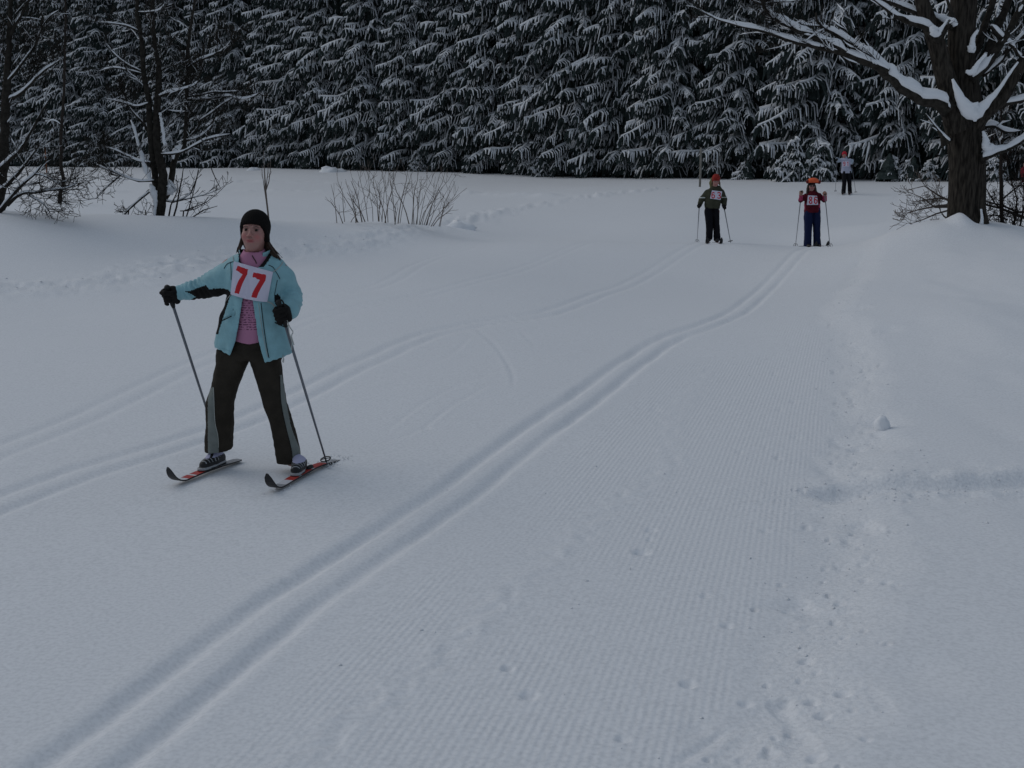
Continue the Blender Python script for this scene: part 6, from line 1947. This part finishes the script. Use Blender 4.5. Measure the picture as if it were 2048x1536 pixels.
far_person(23.3, 1625, 'skier in an orange jester hat, dark red jacket and navy trousers, bib number 86', dict(
    head=(1623.5, 371.5, .93, -4, -5), neck=(1625, 386, 0), waist=(1625, 418, 0),
    sh=[(1612.5, 392, .0), (1638.5, 392, .0)], el=[(1601.5, 400, .02), (1649, 400, .02)], wr=[(1602, 391, -.16), (1649.5, 392, -.16)], hand=[(1602.8, 386, -.20), (1649.5, 387.5, -.20)],
    hip=[(1617, 426, 0), (1633, 426, 0)], kn=[(1616, 455, -.03), (1634, 455, -.03)], an=[(1615, 488, .0), (1635, 488, .0)],
    torso=[(383, 1617, 1634, .0, .085), (388, 1611, 1639, .0, .115), (400, 1609.5, 1640, 0, .125), (412, 1609, 1640, 0, .13), (422, 1608.5, 1640.5, 0, .14), (425, 1609, 1640, 0, .14)],
    jacket_mats=(['maroon', 'magenta'], mi86), pants='navy', sleeve=(.058, .050, .040),
    legs=([(416, 1611, 1625.5, 0, .115), (423, 1609, 1625.5, 0, .12), (434, 1608, 1625.2, 0, .115), (455, 1608.5, 1623.5, -.02, .095), (475, 1608.5, 1622.5, 0, .09), (496, 1607.5, 1622.5, 0, .09)],
          [(416, 1624.5, 1638.5, 0, .115), (423, 1624.5, 1640, 0, .12), (434, 1624.8, 1640.5, 0, .115), (455, 1626, 1640, -.02, .095), (475, 1627, 1640.5, 0, .09), (496, 1627, 1642, 0, .09)]),
    glove='hand_skin', gript=.07, poletip=[(1591, 492), (1660, 493)],
    pole_labels=['long ski pole planted on the left-hand side of skier 86, grip at chin height', 'long ski pole planted on the right-hand side of skier 86, grip at chin height'],
    headgear=hg86, skidir=[(-.02, -1), (.02, -1)],
    ski_labels=['ski under the left-hand trouser leg of skier 86', 'ski under the right-hand trouser leg of skier 86'],
    bib=(((1616, 390.5), (1634, 391.5), (1636.5, 409.5), (1613.5, 410)), dg)))
# -- 91
def hg91(pr, org, HC_, R, ks, j):
    simple_cap(pr, org, HC_, R, ks, 'red_hat2', r=(.088, .10, .10), front=.028)
    long_hair(pr, org, HC_, R, ks, 'red_hat2', [(1, [(.07, .01, .0), (.078, .0, -.05)])], .02)
def mi91(px, py, L): return np.where((py > 315) & (px < 1702) & (px > 1682), 1, 0)
dg = digit_polys('9', 1686.6, 323.5, 1690.6, 331.5, 1.3) + digit_polys('1', 1694.2, 323.5, 1697.4, 331.5, 1.3)
far_person(39.8, 1692.5, 'distant skier in red hat and pale pullover, bib number 91, standing before the forest', dict(
    head=(1688.7, 309.6, .95, -4, -12), neck=(1690, 316.5, 0), waist=(1692, 338, 0),
    sh=[(1684.5, 319.5, .0), (1699, 320.5, .0)], el=[(1676, 321.5, .05), (1703.5, 322, .08)], wr=[(1674, 317.5, -.12), (1702.5, 327, -.10)], hand=[(1673.6, 319.5, -.18), (1704, 333, -.14)],
    hip=[(1687.5, 346, 0), (1697, 346, 0)], kn=[(1688, 366, -.02), (1699, 366, -.02)], an=[(1687, 385, .0), (1700, 385, .0)],
    torso=[(316.5, 1686, 1694.5, .0, .085), (319, 1682.5, 1700, .0, .12), (326, 1683.5, 1701, 0, .125), (336, 1683, 1702, 0, .13), (343, 1682, 1703, 0, .135), (346.5, 1682.5, 1702.8, 0, .135)],
    jacket_mats=(['pale_blue', 'lilac'], mi91), pants='black_pants', sleeve=(.066, .066, .055),
    legs=([(342, 1683.5, 1693, 0, .125), (352, 1684, 1692.8, 0, .12), (368, 1684.3, 1691.8, -.02, .095), (386.5, 1682.8, 1691, 0, .09)],
          [(342, 1692, 1702, 0, .125), (352, 1692.8, 1702, 0, .12), (368, 1695, 1702.3, -.02, .095), (386.5, 1696.2, 1704, 0, .09)]),
    glove='black_cloth', gript=.05, poletip=[(1670.8, 383.5), (1711.6, 385.5)],
    pole_labels=['thin ski pole on the left-hand side of the distant skier 91', 'thin ski pole slanting out on the right-hand side of the distant skier 91'],
    headgear=hg91, skidir=[(-.35, -1), (-.35, -1)],
    ski_labels=['ski under the left-hand boot of the distant skier 91', 'ski under the right-hand boot of the distant skier 91'],
    bib=(((1685, 322), (1698.3, 322.5), (1698.8, 333), (1684.6, 333)), dg)))
# -- bystander cut by the right edge of the picture
def hgr(pr, org, HC_, R, ks, j): simple_cap(pr, org, HC_, R, ks, 'black_knit')
far_person(42.5, 2051, 'distant figure in a red coat at the right picture edge before the forest', dict(
    head=(2051, 326, .95, 0, 0), neck=(2051, 333, 0), waist=(2051, 356, 0),
    sh=[(2045, 338, 0), (2057, 338, 0)], el=[(2044, 347, .02), (2058, 347, .02)], wr=[(2045, 354, -.05), (2057, 354, -.05)], hand=[(2045, 357, -.07), (2057, 357, -.07)],
    hip=[(2048, 364, 0), (2054, 364, 0)], kn=[(2048, 380, -.02), (2054, 380, -.02)], an=[(2047.5, 396, 0), (2054.5, 396, 0)],
    torso=[(333, 2047, 2055, 0, .09), (337, 2043.5, 2058.5, 0, .12), (350, 2044, 2058, 0, .13), (366, 2043.5, 2058.5, 0, .135)],
    jacket_mats=(['red_coat'], None), pants='black_pants',
    legs=([(362, 2044, 2051.5, 0, .12), (380, 2044.5, 2051, 0, .09), (396, 2044.5, 2051, 0, .09)], [(362, 2050.5, 2058, 0, .12), (380, 2051, 2057.5, 0, .09), (396, 2051.3, 2057.5, 0, .09)]),
    glove='black_cloth', poletip=[None, None], pole_labels=['', ''], headgear=hgr, skidir=[(-.1, -1), (.1, -1)],
    ski_labels=['ski of the red-coated figure, hidden behind the thicket', 'second ski of the red-coated figure, hidden behind the thicket']))
